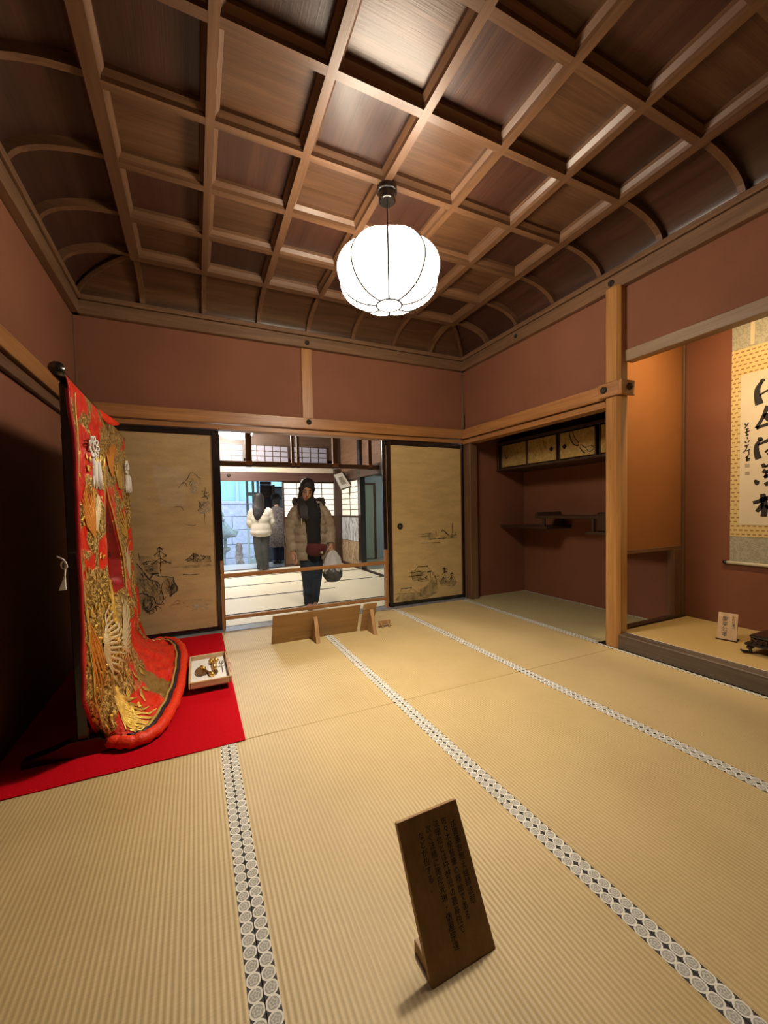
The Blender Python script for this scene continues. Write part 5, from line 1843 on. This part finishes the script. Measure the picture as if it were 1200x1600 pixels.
# glazed door frame and display case on the veranda
pb_ = plain('pale_blue_frame', (0.40, 0.60, 0.72), 0.4)
sd = thing('sliding_frame', 'pale blue frame of the glazed veranda door', 'door frame', (-2.02, 5.20, 0.0))
for x0 in (-0.03, 0.10, 0.20):
    box('frame_post', (x0, x0 + 0.05, -0.02, 0.03, -0.04, 2.14), pb_, sd, 0.004)
box('frame_rail', (-0.025, 0.245, -0.016, 0.026, 1.50, 1.58), pb_, sd, 0.004)
box('frame_rail', (-0.025, 0.245, -0.016, 0.026, -0.035, 0.10), pb_, sd, 0.004)
ca = thing('display_case', 'dark glazed display case at the end of the veranda', 'cabinet', (-1.18, 5.30, -0.30))
dkb = plain('dark_slate_panel', (0.05, 0.065, 0.085), 0.25, nscale=3, namp=0.5)
box('back_panel', (-0.55, 0.55, 0.06, 0.10, 0.0, 2.02), dkb, ca, 0.002)
box('base_box', (-0.30, 0.55, -0.16, 0.06, 0.0, 0.56), MT['dark_x'], ca, 0.004)
box('side_post', (-0.30, -0.25, -0.16, 0.06, 0.56, 2.04), MT['dark_z'], ca, 0.003)
box('side_post', (0.50, 0.55, -0.16, 0.06, 0.56, 2.04), MT['dark_z'], ca, 0.003)
gm = NT('case_glass')
gm.color((0.8, 0.9, 1.0))
gm.set(Roughness=0.02, Transmission_Weight=1.0, IOR=1.3)
box('glass_pane', (-0.25, 0.50, -0.155, -0.150, 0.56, 2.00), gm.m, ca, 0.0)
for k in range(5):
    box('louvre_board', (-0.55, -0.30, 0.00, 0.05, 1.76 + k * 0.075, 1.825 + k * 0.075), MT['dark_x'], ca, 0.003)
cdn = thing('folded_card', 'white folded paper card on the base of the display case', 'card', (-1.30, 5.22, 0.262))
bm = bm_new()
poly_prism(bm, [(-0.10, 0.0), (-0.092, 0.0), (0.0, 0.17), (0.092, 0.0), (0.10, 0.0), (0.0, 0.185)], lambda p, q, d: (p, d, q), -0.035, 0.035)
obj('card', bm, plain('white_card', (0.85, 0.84, 0.80), 0.7), cdn)

# ================================================================== the room behind the camera
struct('floor_back_room', (XL - 0.8, 1.0, -7.2, YB - 0.12, -0.12, 0.0), MT['tatami'], 'straw mat floor of the room on the near side', 'floor')
struct('wall_back_left', (XL - 0.86, XL - 0.8, -7.2, YB - 0.09, -0.1, 2.7), MT['plaster'], 'brown plaster side wall of the near room', 'wall')
struct('wall_back_right', (1.0, 1.06, -7.2, YB - 0.09, -0.1, 2.7), MT['plaster'], 'brown plaster end wall of the near room', 'wall')
struct('wall_back_jamb_left', (XL - 0.8, XL, YB - 0.09, YB, -0.1, 2.7), MT['plaster'], 'brown plaster left of the open near side', 'wall')
struct('wall_back_far', (XL - 0.8, 1.0, -7.26, -7.2, -0.1, 2.7), MT['plaster'], 'brown plaster wall at the end of the near room', 'wall')
struct('ceiling_back_room', (XL - 0.86, 1.06, -7.26, YB - 0.10, 2.5, 2.55), MT['brown_x'], 'board ceiling of the near room', 'ceiling')
shoji('window_6', 'daylit paper screen window at the end of the near room', lambda a, d, z: (-4.20 + a, -7.18 + d, z), 0.95, 1.30, 2.38, 2, 6, (0.95, 0.97, 1.0, 0.55), 1.25, bar=0.04)

# ================================================================== people
V = Vector
MT['skin'] = plain('skin', (0.56, 0.33, 0.22), 0.55, nscale=25, namp=0.06)
MT['hair'] = plain('black_hair', (0.010, 0.008, 0.009), 0.55, bump=0.3, bscale=140)


def head_into(bm, M):
    prof = [(-0.118, 0.022, 0.026, -0.045), (-0.108, 0.036, 0.042, -0.036), (-0.090, 0.047, 0.058, -0.024), (-0.06, 0.058, 0.074, -0.012), (-0.02, 0.067, 0.087, -0.002), (0.02, 0.072, 0.094, 0.004),
            (0.06, 0.073, 0.095, 0.008), (0.09, 0.065, 0.084, 0.010), (0.112, 0.046, 0.060, 0.010), (0.125, 0.018, 0.024, 0.010)]
    n = 20
    rings = [[bm.verts.new(M @ V((rx * math.cos(2 * PI * k / n), y + ry * math.sin(2 * PI * k / n), z))) for k in range(n)] for z, rx, ry, y in prof]
    for i in range(len(rings) - 1):
        for k in range(n):
            bm.faces.new((rings[i][k], rings[i][(k + 1) % n], rings[i + 1][(k + 1) % n], rings[i + 1][k]))
    bm.faces.new(rings[0][::-1])
    bm.faces.new(rings[-1])
    tube(bm, [M @ V(p) for p in ((0, -0.078, 0.020), (0, -0.094, 0.0), (0, -0.108, -0.026), (0, -0.092, -0.036))], [0.007, 0.010, 0.013, 0.008], 8)
    for s in (-1, 1):
        tube(bm, [M @ V((s * 0.024, -0.080, -0.068)), M @ V((0, -0.091, -0.066))], [0.004, 0.0075], 8)      # lips
        tube(bm, [M @ V((s * 0.070, 0.0, 0.022)), M @ V((s * 0.080, 0.004, 0.008)), M @ V((s * 0.073, 0.0, -0.022))], [0.009, 0.012, 0.008], 8)
        tube(bm, [M @ V((s * 0.012, -0.083, 0.030)), M @ V((s * 0.045, -0.073, 0.032))], [0.008, 0.007], 6)      # brow ridge


def hand_into(bm, w, fdir, side, curl=0.5, s=1.0):
    """w: wrist; fdir: direction of the fingers; side: direction of the thumb"""
    f = V(fdir).normalized()
    sd = (V(side) - f * V(side).dot(f)).normalized()
    nr = f.cross(sd)
    tube(bm, [w - f * 0.03, w + f * 0.01, w + f * 0.045 * s, w + f * 0.080 * s], [(0.022, 0.022), (0.024, 0.018), (0.036, 0.016), (0.034, 0.014)], 10)
    for k, ln in enumerate((0.066, 0.076, 0.070, 0.055)):
        b = w + f * 0.074 * s + sd * (0.026 - k * 0.0175)
        c1 = curl
        p1 = b + (f * math.cos(c1 * 0.6) + nr * math.sin(c1 * 0.6)) * ln * 0.42
        p2 = p1 + (f * math.cos(c1 * 1.4) + nr * math.sin(c1 * 1.4)) * ln * 0.33
        p3 = p2 + (f * math.cos(c1 * 2.1) + nr * math.sin(c1 * 2.1)) * ln * 0.25
        tube(bm, [b - f * 0.02, b, p1, p2, p3], [0.0085, 0.0088, 0.0082, 0.0076, 0.0066], 8)
    b = w + f * 0.020 + sd * 0.022
    tube(bm, [w + f * 0.008 + sd * 0.006, b, b + (f * 0.7 + sd * 0.7 + nr * 0.2) * 0.032, b + (f * 1.2 + sd * 0.6 + nr * 0.5) * 0.046], [0.012, 0.0115, 0.0100, 0.0080], 8)


def body_mesh(J, voxel):
    bm = bm_new()
    tube(bm, [J['hip'] + V((0, 0, -0.06)), J['hip'], J['waist'], J['chest'], J['sho'], J['neck']], [(0.13, 0.09), (0.15, 0.105), (0.12, 0.09), (0.145, 0.10), (0.11, 0.07), (0.05, 0.05)], 16)
    tube(bm, [J['neck'] + V((0, 0, -0.05)), J['neck'], J['headb']], [0.052, 0.048, 0.046], 12)
    head_into(bm, J['headM'])
    for s in ('l', 'r'):
        tube(bm, [J['sho'] + V((0, 0, -0.02)), J['sh_' + s], J['el_' + s], J['wr_' + s]], [0.05, 0.048, 0.037, 0.025], 12)
        d = J['wr_' + s] - J['el_' + s]
        hand_into(bm, J['wr_' + s], J.get('hd_' + s, d), J.get('th_' + s, V((0, -1, 0))), J.get('cu_' + s, 0.45))
        tube(bm, [J['hp_' + s], J['kn_' + s], J['an_' + s], J['an_' + s] + V((0, 0, -0.03))], [0.078, 0.056, 0.036, 0.036], 12)
        a = J['an_' + s]
        fd = J.get('fd', V((0, -1, 0)))
        tube(bm, [V((a.x, a.y, 0.034)) - fd * 0.05, V((a.x, a.y, 0.036)), V((a.x, a.y, 0.030)) + fd * 0.10, V((a.x, a.y, 0.022)) + fd * 0.155], [(0.028, 0.028), (0.036, 0.036), (0.040, 0.028), (0.026, 0.018)], 10)
    return remesh(bm, voxel, 2)


def quilted(bm, pts, rad, pitch, amp, n=24, sub=None):
    """padded tube with stitched rings"""
    q = catmull([V(p) for p in pts], 12)
    rr = catmull([V((r[0], r[1], 0)) if isinstance(r, (tuple, list)) else V((r, r, 0)) for r in rad], 12)
    out = []
    acc = 0.0
    for i, p in enumerate(q):
        if i:
            acc += (q[i] - q[i - 1]).length
        k = 1 + amp * (math.sqrt(abs(math.sin(PI * acc / pitch))) - 0.75)
        out.append((rr[i].x * k, rr[i].y * k))
    tube(bm, q, out, n)
    return bm


def person(label, loc, rotz, J, voxel):
    t = thing('person', label, 'person', loc, rotz)
    obj('body', body_mesh(J, voxel), MT['skin'], t, True)
    return t


# ---- woman in the khaki quilted coat
HM = Matrix.Translation(V((-0.030, -0.045, 1.385))) @ Matrix.Rotation(math.radians(6), 4, 'Y') @ Matrix.Rotation(math.radians(26), 4, 'X')
J = dict(hip=V((0, 0, 0.80)), waist=V((0, 0, 0.95)), chest=V((0, 0.0, 1.10)), sho=V((0, 0.01, 1.16)), neck=V((-0.005, 0.0, 1.235)), headb=V((-0.02, -0.025, 1.32)), headM=HM,
         sh_l=V((-0.158, 0.01, 1.125)), el_l=V((-0.222, 0.01, 0.88)), wr_l=V((-0.205, -0.035, 0.665)), sh_r=V((0.158, 0.01, 1.125)), el_r=V((0.232, 0.015, 0.90)), wr_r=V((0.225, -0.075, 0.735)),
         hd_l=V((0.25, -0.15, -1)), th_l=V((0.6, -0.8, 0)), cu_l=0.35, hd_r=V((-0.1, -0.1, -1)), th_r=V((-0.5, -0.8, 0)), cu_r=1.15,
         hp_l=V((-0.075, 0, 0.78)), hp_r=V((0.075, 0, 0.78)), kn_l=V((-0.045, -0.01, 0.42)), kn_r=V((0.065, 0.02, 0.42)), an_l=V((-0.035, 0.0, 0.07)), an_r=V((0.030, 0.06, 0.07)))
LX, LY = -1.865, 0.47
pa = person('woman in khaki quilted coat and jeans looking down in the doorway', (LX, LY, 0.0), math.radians(-6), J, 0.0055)
jean = plain('dark_blue_denim', (0.020, 0.034, 0.060), 0.8, nscale=9, namp=0.5, bump=0.3, bscale=200)
bm = bm_new()
tube(bm, [(0, 0, 0.93), (0, 0, 0.80), (0, 0, 0.72)], [(0.14, 0.10), (0.165, 0.12), (0.15, 0.11)], 18)
for s in ('l', 'r'):
    tube(bm, catmull([J['hp_' + s], J['hp_' + s].lerp(J['kn_' + s], 0.5), J['kn_' + s], J['kn_' + s].lerp(J['an_' + s], 0.5), J['an_' + s] + V((0, 0, -0.03))], 4), [0.092 - 0.0022 * k for k in range(17)], 14)
bm = remesh(bm, 0.011, 2)
for v in bm.verts:
    v.co += v.normal * 0.006 * noise.noise(v.co * 14)
obj('jeans', bm, jean, pa, True)
knit = plain('black_knit', (0.012, 0.013, 0.015), 0.85, bump=0.3, bscale=250)
bm = bm_new()
tube(bm, [(0, -0.005, 0.72), (0, -0.015, 0.95), (0, -0.02, 1.08), (0, -0.008, 1.18), (-0.005, -0.008, 1.235), (-0.012, -0.018, 1.285), (-0.016, -0.024, 1.305)], [(0.155, 0.115), (0.145, 0.115), (0.155, 0.122), (0.13, 0.10), (0.078, 0.072), (0.068, 0.066), (0.066, 0.064)], 20)
bm = remesh(bm, 0.010, 2)
obj('turtleneck', bm, knit, pa, True)
khaki = plain('khaki_quilted_nylon', (0.34, 0.285, 0.205), 0.5, nscale=22, namp=0.16, bump=0.12, bscale=60)
bm = bm_new()
quilted(bm, [(0, 0.01, 0.575), (0, 0.01, 0.70), (0, 0.01, 0.85), (0, 0.008, 1.0), (0, 0.008, 1.08), (0, 0.012, 1.16), (0, 0.02, 1.225)], [(0.200, 0.145), (0.208, 0.155), (0.204, 0.155), (0.196, 0.152), (0.185, 0.142), (0.150, 0.112), (0.095, 0.085)], 0.098, 0.13, 32)
for s in (-1, 1):
    k = 'l' if s < 0 else 'r'
    wr = J['wr_' + k]
    quilted(bm, [V((s * 0.09, 0.012, 1.165)), J['sh_' + k] + V((s * 0.004, 0, 0.008)), J['sh_' + k].lerp(J['el_' + k], 0.5) + V((s * 0.02, 0, 0)), J['el_' + k] + V((s * 0.005, 0, 0)), J['el_' + k].lerp(wr, 0.92)], [0.058, 0.068, 0.068, 0.066, 0.052], 0.092, 0.17, 18)
tube(bm, catmull([(-0.085, -0.055, 1.195), (-0.125, 0.02, 1.215), (-0.09, 0.10, 1.225), (0, 0.12, 1.225), (0.09, 0.10, 1.225), (0.125, 0.02, 1.215), (0.085, -0.055, 1.195)], 4), 0.038, 12)
bm = remesh(bm, 0.009, 1)


def coat_open(v):      # front opening, wider at the top
    z = v.co.z
    c = 0.016 + 0.02 * (1.2 - z)
    w_ = 0.078 + 0.02 * sstep(0.8, 1.2, z)
    return v.co.y < -0.035 and abs(v.co.x - c) < w_ and z > 0.5


bmesh.ops.delete(bm, geom=[v for v in bm.verts if coat_open(v)], context='VERTS')
for v in bm.verts:
    v.co += v.normal * 0.004 * noise.noise(v.co * 16)
o = obj('quilted_coat', bm, khaki, pa, True)
md = o.modifiers.new('thick', 'SOLIDIFY')
md.thickness = 0.014
md.offset = -1
bm = bm_new()      # fur trimmed hood lying behind the neck
tube(bm, catmull([(-0.155, -0.02, 1.215), (-0.165, 0.05, 1.265), (-0.09, 0.12, 1.265), (0.0, 0.14, 1.24), (0.09, 0.12, 1.265), (0.165, 0.05, 1.265), (0.155, -0.02, 1.215)], 5), [0.028 + 0.006 * math.sin(k * 2.3) for k in range(31)], 10)
for v in bm.verts:
    v.co += V((noise.noise(v.co * 40), noise.noise(v.co * 40 + V((3, 0, 0))), noise.noise(v.co * 40 + V((0, 7, 0))))) * 0.010
obj('hood_trim', bm, plain('dark_brown_fur', (0.045, 0.034, 0.026), 0.9, bump=0.8, bscale=150), pa, True)
bm = bm_new()
tube(bm, catmull([(-0.110, -0.112, 1.17), (-0.116, -0.158, 1.10), (-0.116, -0.170, 1.03), (-0.116, -0.170, 0.985)], 4), 0.0055, 8)
obj('drawstring', bm, MT['white'], pa, True)


def hair_cap(t, M, scale=1.10, face=True, length=0.0, back=False):
    bm = bm_new()
    head_into(bm, M @ Matrix.Diagonal((scale, scale, 1.08, 1)))
    bm = remesh(bm, 0.008, 10)
    if face:
        Mi = M.inverted()
        dl = []
        for v in bm.verts:
            q = Mi @ v.co
            hair_line = 0.068 - 9.0 * (q.x + 0.010) ** 2
            if (q.y < -0.028 and q.z < hair_line and abs(q.x) < 0.066) or q.z < -0.105:
                dl.append(v)
        bmesh.ops.delete(bm, geom=dl, context='VERTS')
    o = obj('hair', bm, MT['hair'], t, True)
    md = o.modifiers.new('thick', 'SOLIDIFY')
    md.thickness = 0.008
    return o


ho = hair_cap(pa, HM, 1.16)
bm = bm_new()
for k in range(7):      # long lock falling over the shoulder on the left of the picture
    a = k * 0.014
    tube(bm, catmull([HM @ V((-0.070 + a * 0.3, -0.02 - a * 0.3, 0.0)), HM @ V((-0.078 + a * 0.2, -0.03, -0.08)), V((-0.130 + a, -0.115, 1.20)), V((-0.125 + a, -0.160, 1.10)), V((-0.105 + a * 0.9, -0.168, 1.03 - 0.02 * math.sin(k * 2)))], 4), [0.020 - 0.0009 * j for j in range(17)], 8)
tube(bm, catmull([HM @ V((0.072, -0.01, 0.02)), HM @ V((0.074, -0.02, -0.07)), V((0.075, -0.07, 1.22)), V((0.085, -0.10, 1.14))], 4), [0.020 - 0.001 * j for j in range(13)], 8)
for k in range(5):      # swept fringe lying close to the forehead
    f_ = k * 0.012
    tube(bm, catmull([HM @ V((-0.020, -0.060, 0.112)), HM @ V((0.012 + f_ * 0.5, -0.090, 0.085)), HM @ V((0.034 + f_, -0.088 + 0.006 * k, 0.056)), HM @ V((0.050 + f_ * 0.5, -0.076 + 0.005 * k, 0.030))], 4), [0.010, 0.010, 0.010, 0.0095, 0.009, 0.0085, 0.008, 0.0075, 0.007, 0.006, 0.005, 0.004, 0.003], 6)
    tube(bm, catmull([HM @ V((-0.020, -0.060, 0.112)), HM @ V((-0.030 - f_ * 0.4, -0.084, 0.085)), HM @ V((-0.050 - f_ * 0.3, -0.078 + 0.005 * k, 0.045)), HM @ V((-0.066, -0.060 + 0.005 * k, -0.010))], 4), [0.010, 0.010, 0.010, 0.0095, 0.009, 0.0085, 0.008, 0.0075, 0.007, 0.007, 0.007, 0.007, 0.007], 6)
bm = remesh(bm, 0.005, 3)
obj('hair_lock', bm, MT['hair'], ho, True)
for s in (-1, 1):
    bm = bm_new()
    tube(bm, [HM @ V((s * 0.017, -0.0885, 0.004)), HM @ V((s * 0.031, -0.0885, 0.001)), HM @ V((s * 0.045, -0.080, 0.004))], [0.002, 0.0042, 0.002], 8)
    obj('eye', bm, MT['ink'], pa, True)
    bm = bm_new()
    tube(bm, [HM @ V((s * 0.014, -0.0925, 0.030)), HM @ V((s * 0.032, -0.089, 0.034)), HM @ V((s * 0.050, -0.077, 0.027))], [0.0035, 0.0042, 0.002], 6)
    obj('eyebrow', bm, MT['hair'], pa, True)
bm = bm_new()
tube(bm, [HM @ V((-0.024, -0.083, -0.068)), HM @ V((0, -0.098, -0.066)), HM @ V((0.024, -0.083, -0.068))], [0.002, 0.0055, 0.002], 8)
obj('lips', bm, plain('lip_pink', (0.42, 0.12, 0.10), 0.5), pa, True)

# waist bag she wears, and the carrier bag in her hand
wbg = thing('waist_bag', 'maroon waist bag worn over the black sweater of the khaki coated woman', 'bag', (LX + 0.03, LY - 0.155, 0.70))
bm = bm_new()
tube(bm, catmull([(-0.095, 0.035, 0.015), (-0.07, 0.005, 0.0), (0.0, -0.02, -0.005), (0.065, -0.005, -0.010), (0.085, 0.025, -0.012)], 4), [(0.024 + 0.016 * math.sin(PI * (k + 2) / 20), 0.058 + 0.026 * math.sin(PI * (k + 2) / 20)) for k in range(17)], 14)
bm = remesh(bm, 0.008, 2)
for v in bm.verts:
    v.co.z *= 1.0
maroon = plain('maroon_canvas', (0.105, 0.018, 0.022), 0.75, nscale=40, namp=0.2, bump=0.3, bscale=300)
obj('pouch', bm, maroon, wbg, True)
bm = bm_new()
tube(bm, [(-0.085, 0.0, 0.045), (-0.01, -0.050, 0.046), (0.072, -0.020, 0.036)], 0.004, 6)
obj('zip', bm, MT['ink'], wbg)
bm = bx(bm_new(), 0.030, 0.060, -0.056, -0.048, -0.052, -0.022, 0.003)
pt_ = obj('patch', bm, MT['white'], wbg)
bm = bm_new()
tube(bm, catmull([(0.053, -0.0575, -0.029), (0.043, -0.0575, -0.028), (0.038, -0.0575, -0.037), (0.043, -0.0575, -0.046), (0.053, -0.0575, -0.044)], 3), 0.0022, 5)
obj('patch_mark', bm, plain('brown_thread', (0.25, 0.13, 0.04), 0.7), pt_)
bm = bm_new()
tube(bm, catmull([(-0.13, 0.05, 0.02), (-0.175, 0.13, 0.03), (-0.13, 0.26, 0.04), (0.0, 0.31, 0.04), (0.12, 0.24, 0.03), (0.15, 0.13, 0.01), (0.11, 0.04, -0.012)], 4), (0.004, 0.014) and 0.008, 6)
obj('belt', bm, maroon, wbg)
pbg = thing('plastic_bag', 'knotted white plastic bag with dark contents hanging from her hand', 'bag', (LX + 0.23, LY - 0.115, 0.30))
bm = bm_new()
lathe(bm, [(0.02, 0.0), (0.085, 0.015), (0.115, 0.07), (0.105, 0.13), (0.075, 0.18), (0.05, 0.20)], 24)
bm = remesh(bm, 0.010, 2)
for v in bm.verts:
    v.co += V((noise.noise(v.co * 13), noise.noise(v.co * 13 + V((9, 0, 0))), 0)) * 0.016
obj('contents', bm, plain('dark_contents_film', (0.075, 0.080, 0.078), 0.42, nscale=14, namp=0.5, bump=0.5, bscale=30), pbg, True)
film = NT('white_film')
film.color((0.72, 0.73, 0.74))
film.set(Roughness=0.35, Alpha=0.82)
film.bump(film.noise(film.coords(), 35.0, 3.0), 0.6, 0.02)
bm = bm_new()
lathe(bm, [(0.112, 0.11), (0.104, 0.15), (0.088, 0.20), (0.070, 0.25), (0.045, 0.30), (0.018, 0.335), (0.010, 0.36)], 28)
for v in bm.verts:
    a_ = math.atan2(v.co.y, v.co.x)
    v.co.x *= 1 + 0.10 * math.sin(a_ * 7 + v.co.z * 20)
    v.co.y *= 0.85 * (1 + 0.10 * math.sin(a_ * 9))
obj('gathered_film', bm, film.m, pbg, True)
for s in (-1, 1):
    bm = bm_new()
    tube(bm, catmull([(s * 0.045, 0, 0.155), (s * 0.062, 0.0, 0.22), (s * 0.052, 0, 0.29), (s * 0.022, 0, 0.345), (0.0, 0.02, 0.375)], 4), [(0.060 - 0.0028 * j, 0.042 - 0.0018 * j) for j in range(17)], 12)
    for v in bm.verts:
        v.co += V((noise.noise(v.co * 30 + V((s * 4, 0, 0))), noise.noise(v.co * 30), 0)) * 0.012
    obj('handle_film', bm, film.m, pbg, True)

# ---- woman in the white jacket, from behind
HB = Matrix.Translation(V((-0.03, 0.0, 1.345))) @ Matrix.Rotation(math.radians(150), 4, 'Z') @ Matrix.Rotation(math.radians(14), 4, 'X')
J = dict(hip=V((0, 0, 0.76)), waist=V((0, 0, 0.90)), chest=V((0, 0.0, 1.05)), sho=V((0, 0.0, 1.16)), neck=V((-0.005, 0.0, 1.21)), headb=V((-0.02, 0.0, 1.28)), headM=HB,
         sh_l=V((-0.155, 0.0, 1.14)), el_l=V((-0.19, 0.05, 0.90)), wr_l=V((-0.10, 0.20, 0.86)), sh_r=V((0.155, 0.0, 1.14)), el_r=V((0.205, 0.03, 0.91)), wr_r=V((0.14, 0.20, 0.88)),
         hp_l=V((-0.075, 0, 0.74)), hp_r=V((0.075, 0, 0.74)), kn_l=V((-0.055, 0.0, 0.40)), kn_r=V((0.045, 0.0, 0.40)), an_l=V((-0.02, 0.0, 0.07)), an_r=V((0.055, 0.03, 0.07)), fd=V((0, 1, 0)))
pw2 = person('woman with long black hair in white jacket seen from behind', (-1.93, 3.92, 0.0), 0.0, J, 0.008)
bm = bm_new()
tube(bm, [(0, 0, 0.88), (0, 0, 0.76), (0, 0, 0.68)], [(0.135, 0.10), (0.16, 0.115), (0.145, 0.105)], 18)
for s in ('l', 'r'):
    tube(bm, catmull([J['hp_' + s], J['hp_' + s].lerp(J['kn_' + s], 0.5), J['kn_' + s], J['kn_' + s].lerp(J['an_' + s], 0.6), J['an_' + s] + V((0, 0, -0.045))], 4), [0.096 - 0.0012 * k for k in range(17)], 14)
bm = remesh(bm, 0.014, 2)
obj('trousers', bm, plain('charcoal_trousers', (0.055, 0.058, 0.058), 0.85, nscale=8, namp=0.3), pw2, True)
bm = bm_new()
quilted(bm, [(0, 0, 0.66), (0, 0, 0.74), (0, 0, 0.90), (0, 0, 1.05), (0, 0, 1.14), (0, 0, 1.19)], [(0.150, 0.115), (0.205, 0.150), (0.180, 0.138), (0.190, 0.138), (0.155, 0.105), (0.085, 0.08)], 0.13, 0.08, 28)
for s in (-1, 1):
    k = 'l' if s < 0 else 'r'
    quilted(bm, [V((s * 0.10, 0, 1.15)), J['sh_' + k], J['sh_' + k].lerp(J['el_' + k], 0.5) + V((s * 0.012, 0, 0)), J['el_' + k], J['el_' + k].lerp(J['wr_' + k], 0.95)], [0.07, 0.074, 0.072, 0.070, 0.05], 0.11, 0.10, 16)
bm = remesh(bm, 0.012, 2)
obj('white_jacket', bm, plain('cream_white_nylon', (0.55, 0.51, 0.44), 0.6, nscale=14, namp=0.08, bump=0.4, bscale=26), pw2, True)
ho = hair_cap(pw2, HB, 1.14)
bm = bm_new()
tube(bm, catmull([(-0.03, 0.01, 1.482), (-0.03, -0.005, 1.455), (-0.032, -0.030, 1.38), (-0.045, -0.065, 1.26), (-0.062, -0.105, 1.14), (-0.078, -0.130, 1.04), (-0.085, -0.140, 0.97)], 4),
     [(0.03, 0.035), (0.045, 0.05), (0.062, 0.068), (0.076, 0.082), (0.086, 0.090), (0.092, 0.092), (0.096, 0.088), (0.099, 0.082), (0.102, 0.074), (0.106, 0.066), (0.109, 0.058), (0.111, 0.052), (0.112, 0.047), (0.112, 0.043), (0.110, 0.040), (0.106, 0.036), (0.100, 0.032), (0.092, 0.029), (0.082, 0.025), (0.070, 0.021), (0.056, 0.017), (0.042, 0.013), (0.028, 0.010), (0.014, 0.006), (0.004, 0.003)], 40)
for v in bm.verts:
    st = math.sin(v.co.x * 210 + 1.5 * math.sin(v.co.z * 9)) + 0.6 * math.sin(v.co.x * 420)
    if v.co.y < -0.02:
        v.co.y -= 0.005 * st * sstep(1.44, 1.25, v.co.z)
        v.co.z += 0.03 * noise.noise((v.co.x * 60, 0, 3)) * sstep(1.1, 0.98, v.co.z)
obj('long_hair', bm, MT['hair'], ho, True)

# ---- person in the dark fuzzy coat
HC = Matrix.Translation(V((0.0, 0.02, 1.375))) @ Matrix.Rotation(math.radians(200), 4, 'Z') @ Matrix.Rotation(math.radians(12), 4, 'X')
J = dict(hip=V((0, 0, 0.78)), waist=V((0, 0, 0.92)), chest=V((0, 0.0, 1.07)), sho=V((0, 0.0, 1.18)), neck=V((0, 0.0, 1.23)), headb=V((0.0, 0.01, 1.31)), headM=HC,
         sh_l=V((-0.15, 0.0, 1.16)), el_l=V((-0.19, 0.04, 0.91)), wr_l=V((-0.12, 0.18, 0.82)), sh_r=V((0.15, 0.0, 1.16)), el_r=V((0.20, 0.04, 0.92)), wr_r=V((0.16, 0.18, 0.82)),
         hp_l=V((-0.07, 0, 0.76)), hp_r=V((0.07, 0, 0.76)), kn_l=V((-0.06, 0.0, 0.41)), kn_r=V((0.055, 0.01, 0.41)), an_l=V((-0.06, 0.0, 0.07)), an_r=V((0.045, 0.04, 0.07)), fd=V((0.7, 0.7, 0)))
pc3 = person('person in dark fuzzy coat and navy trousers standing on the veranda', (-1.47, 4.78, 0.0), 0.0, J, 0.009)
bm = bm_new()
for s in ('l', 'r'):
    tube(bm, catmull([J['hp_' + s], J['kn_' + s], J['an_' + s] + V((0, 0, -0.02))], 5), [0.082 - 0.003 * k for k in range(11)], 14)
bm = remesh(bm, 0.014, 1)
obj('trousers', bm, plain('navy_trousers', (0.010, 0.014, 0.040), 0.8), pc3, True)
bm = bm_new()
tube(bm, catmull([(0, 0, 0.37), (0, 0, 0.55), (0, 0, 0.80), (0, 0, 1.02), (0, 0, 1.14), (0, 0, 1.20), (0, 0, 1.25)], 3), [(x, x * 0.72) for x in (0.195, 0.20, 0.203, 0.204, 0.20, 0.195, 0.19, 0.188, 0.186, 0.186, 0.187, 0.186, 0.178, 0.165, 0.145, 0.12, 0.10, 0.09, 0.085)], 20)
for s in ('l', 'r'):
    tube(bm, [V((0, 0, 1.16)), J['sh_' + s], J['el_' + s], J['el_' + s].lerp(J['wr_' + s], 0.95)], [0.07, 0.072, 0.064, 0.05], 12)
bm = remesh(bm, 0.012, 1)
for v in bm.verts:
    v.co += v.normal * 0.010 * noise.noise(v.co * 45)
fz = NT('grey_brown_fleece')
fz.color(fz.ramp(fz.noise(fz.coords(), 28.0, 5.0, 0.7), [(0.35, (0.045, 0.040, 0.042)), (0.68, (0.21, 0.18, 0.17))]))
fz.set(Roughness=0.95)
obj('fuzzy_coat', bm, fz.m, pc3, True)
bm = bm_new()
lathe(bm, [(0.105, 0.03), (0.118, 0.045), (0.112, 0.085), (0.098, 0.13), (0.06, 0.16), (0.015, 0.168)], 20)
bmesh.ops.transform(bm, matrix=HC, verts=bm.verts[:])
obj('knit_cap', bm, plain('black_knit_cap', (0.012, 0.011, 0.012), 0.85, bump=0.5, bscale=160), pc3, True)
hair_cap(pc3, HC, 1.11)
for s in ('l', 'r'):
    a = J['an_' + s]
    fd = J['fd'].normalized()
    bm = bm_new()
    tube(bm, [V((a.x, a.y, 0.045)) - fd * 0.06, V((a.x, a.y, 0.050)), V((a.x, a.y, 0.042)) + fd * 0.10, V((a.x, a.y, 0.030)) + fd * 0.17], [(0.036, 0.036), (0.046, 0.046), (0.048, 0.038), (0.034, 0.026)], 12)
    obj('shoe', bm, MT['lacquer'], pc3, True)
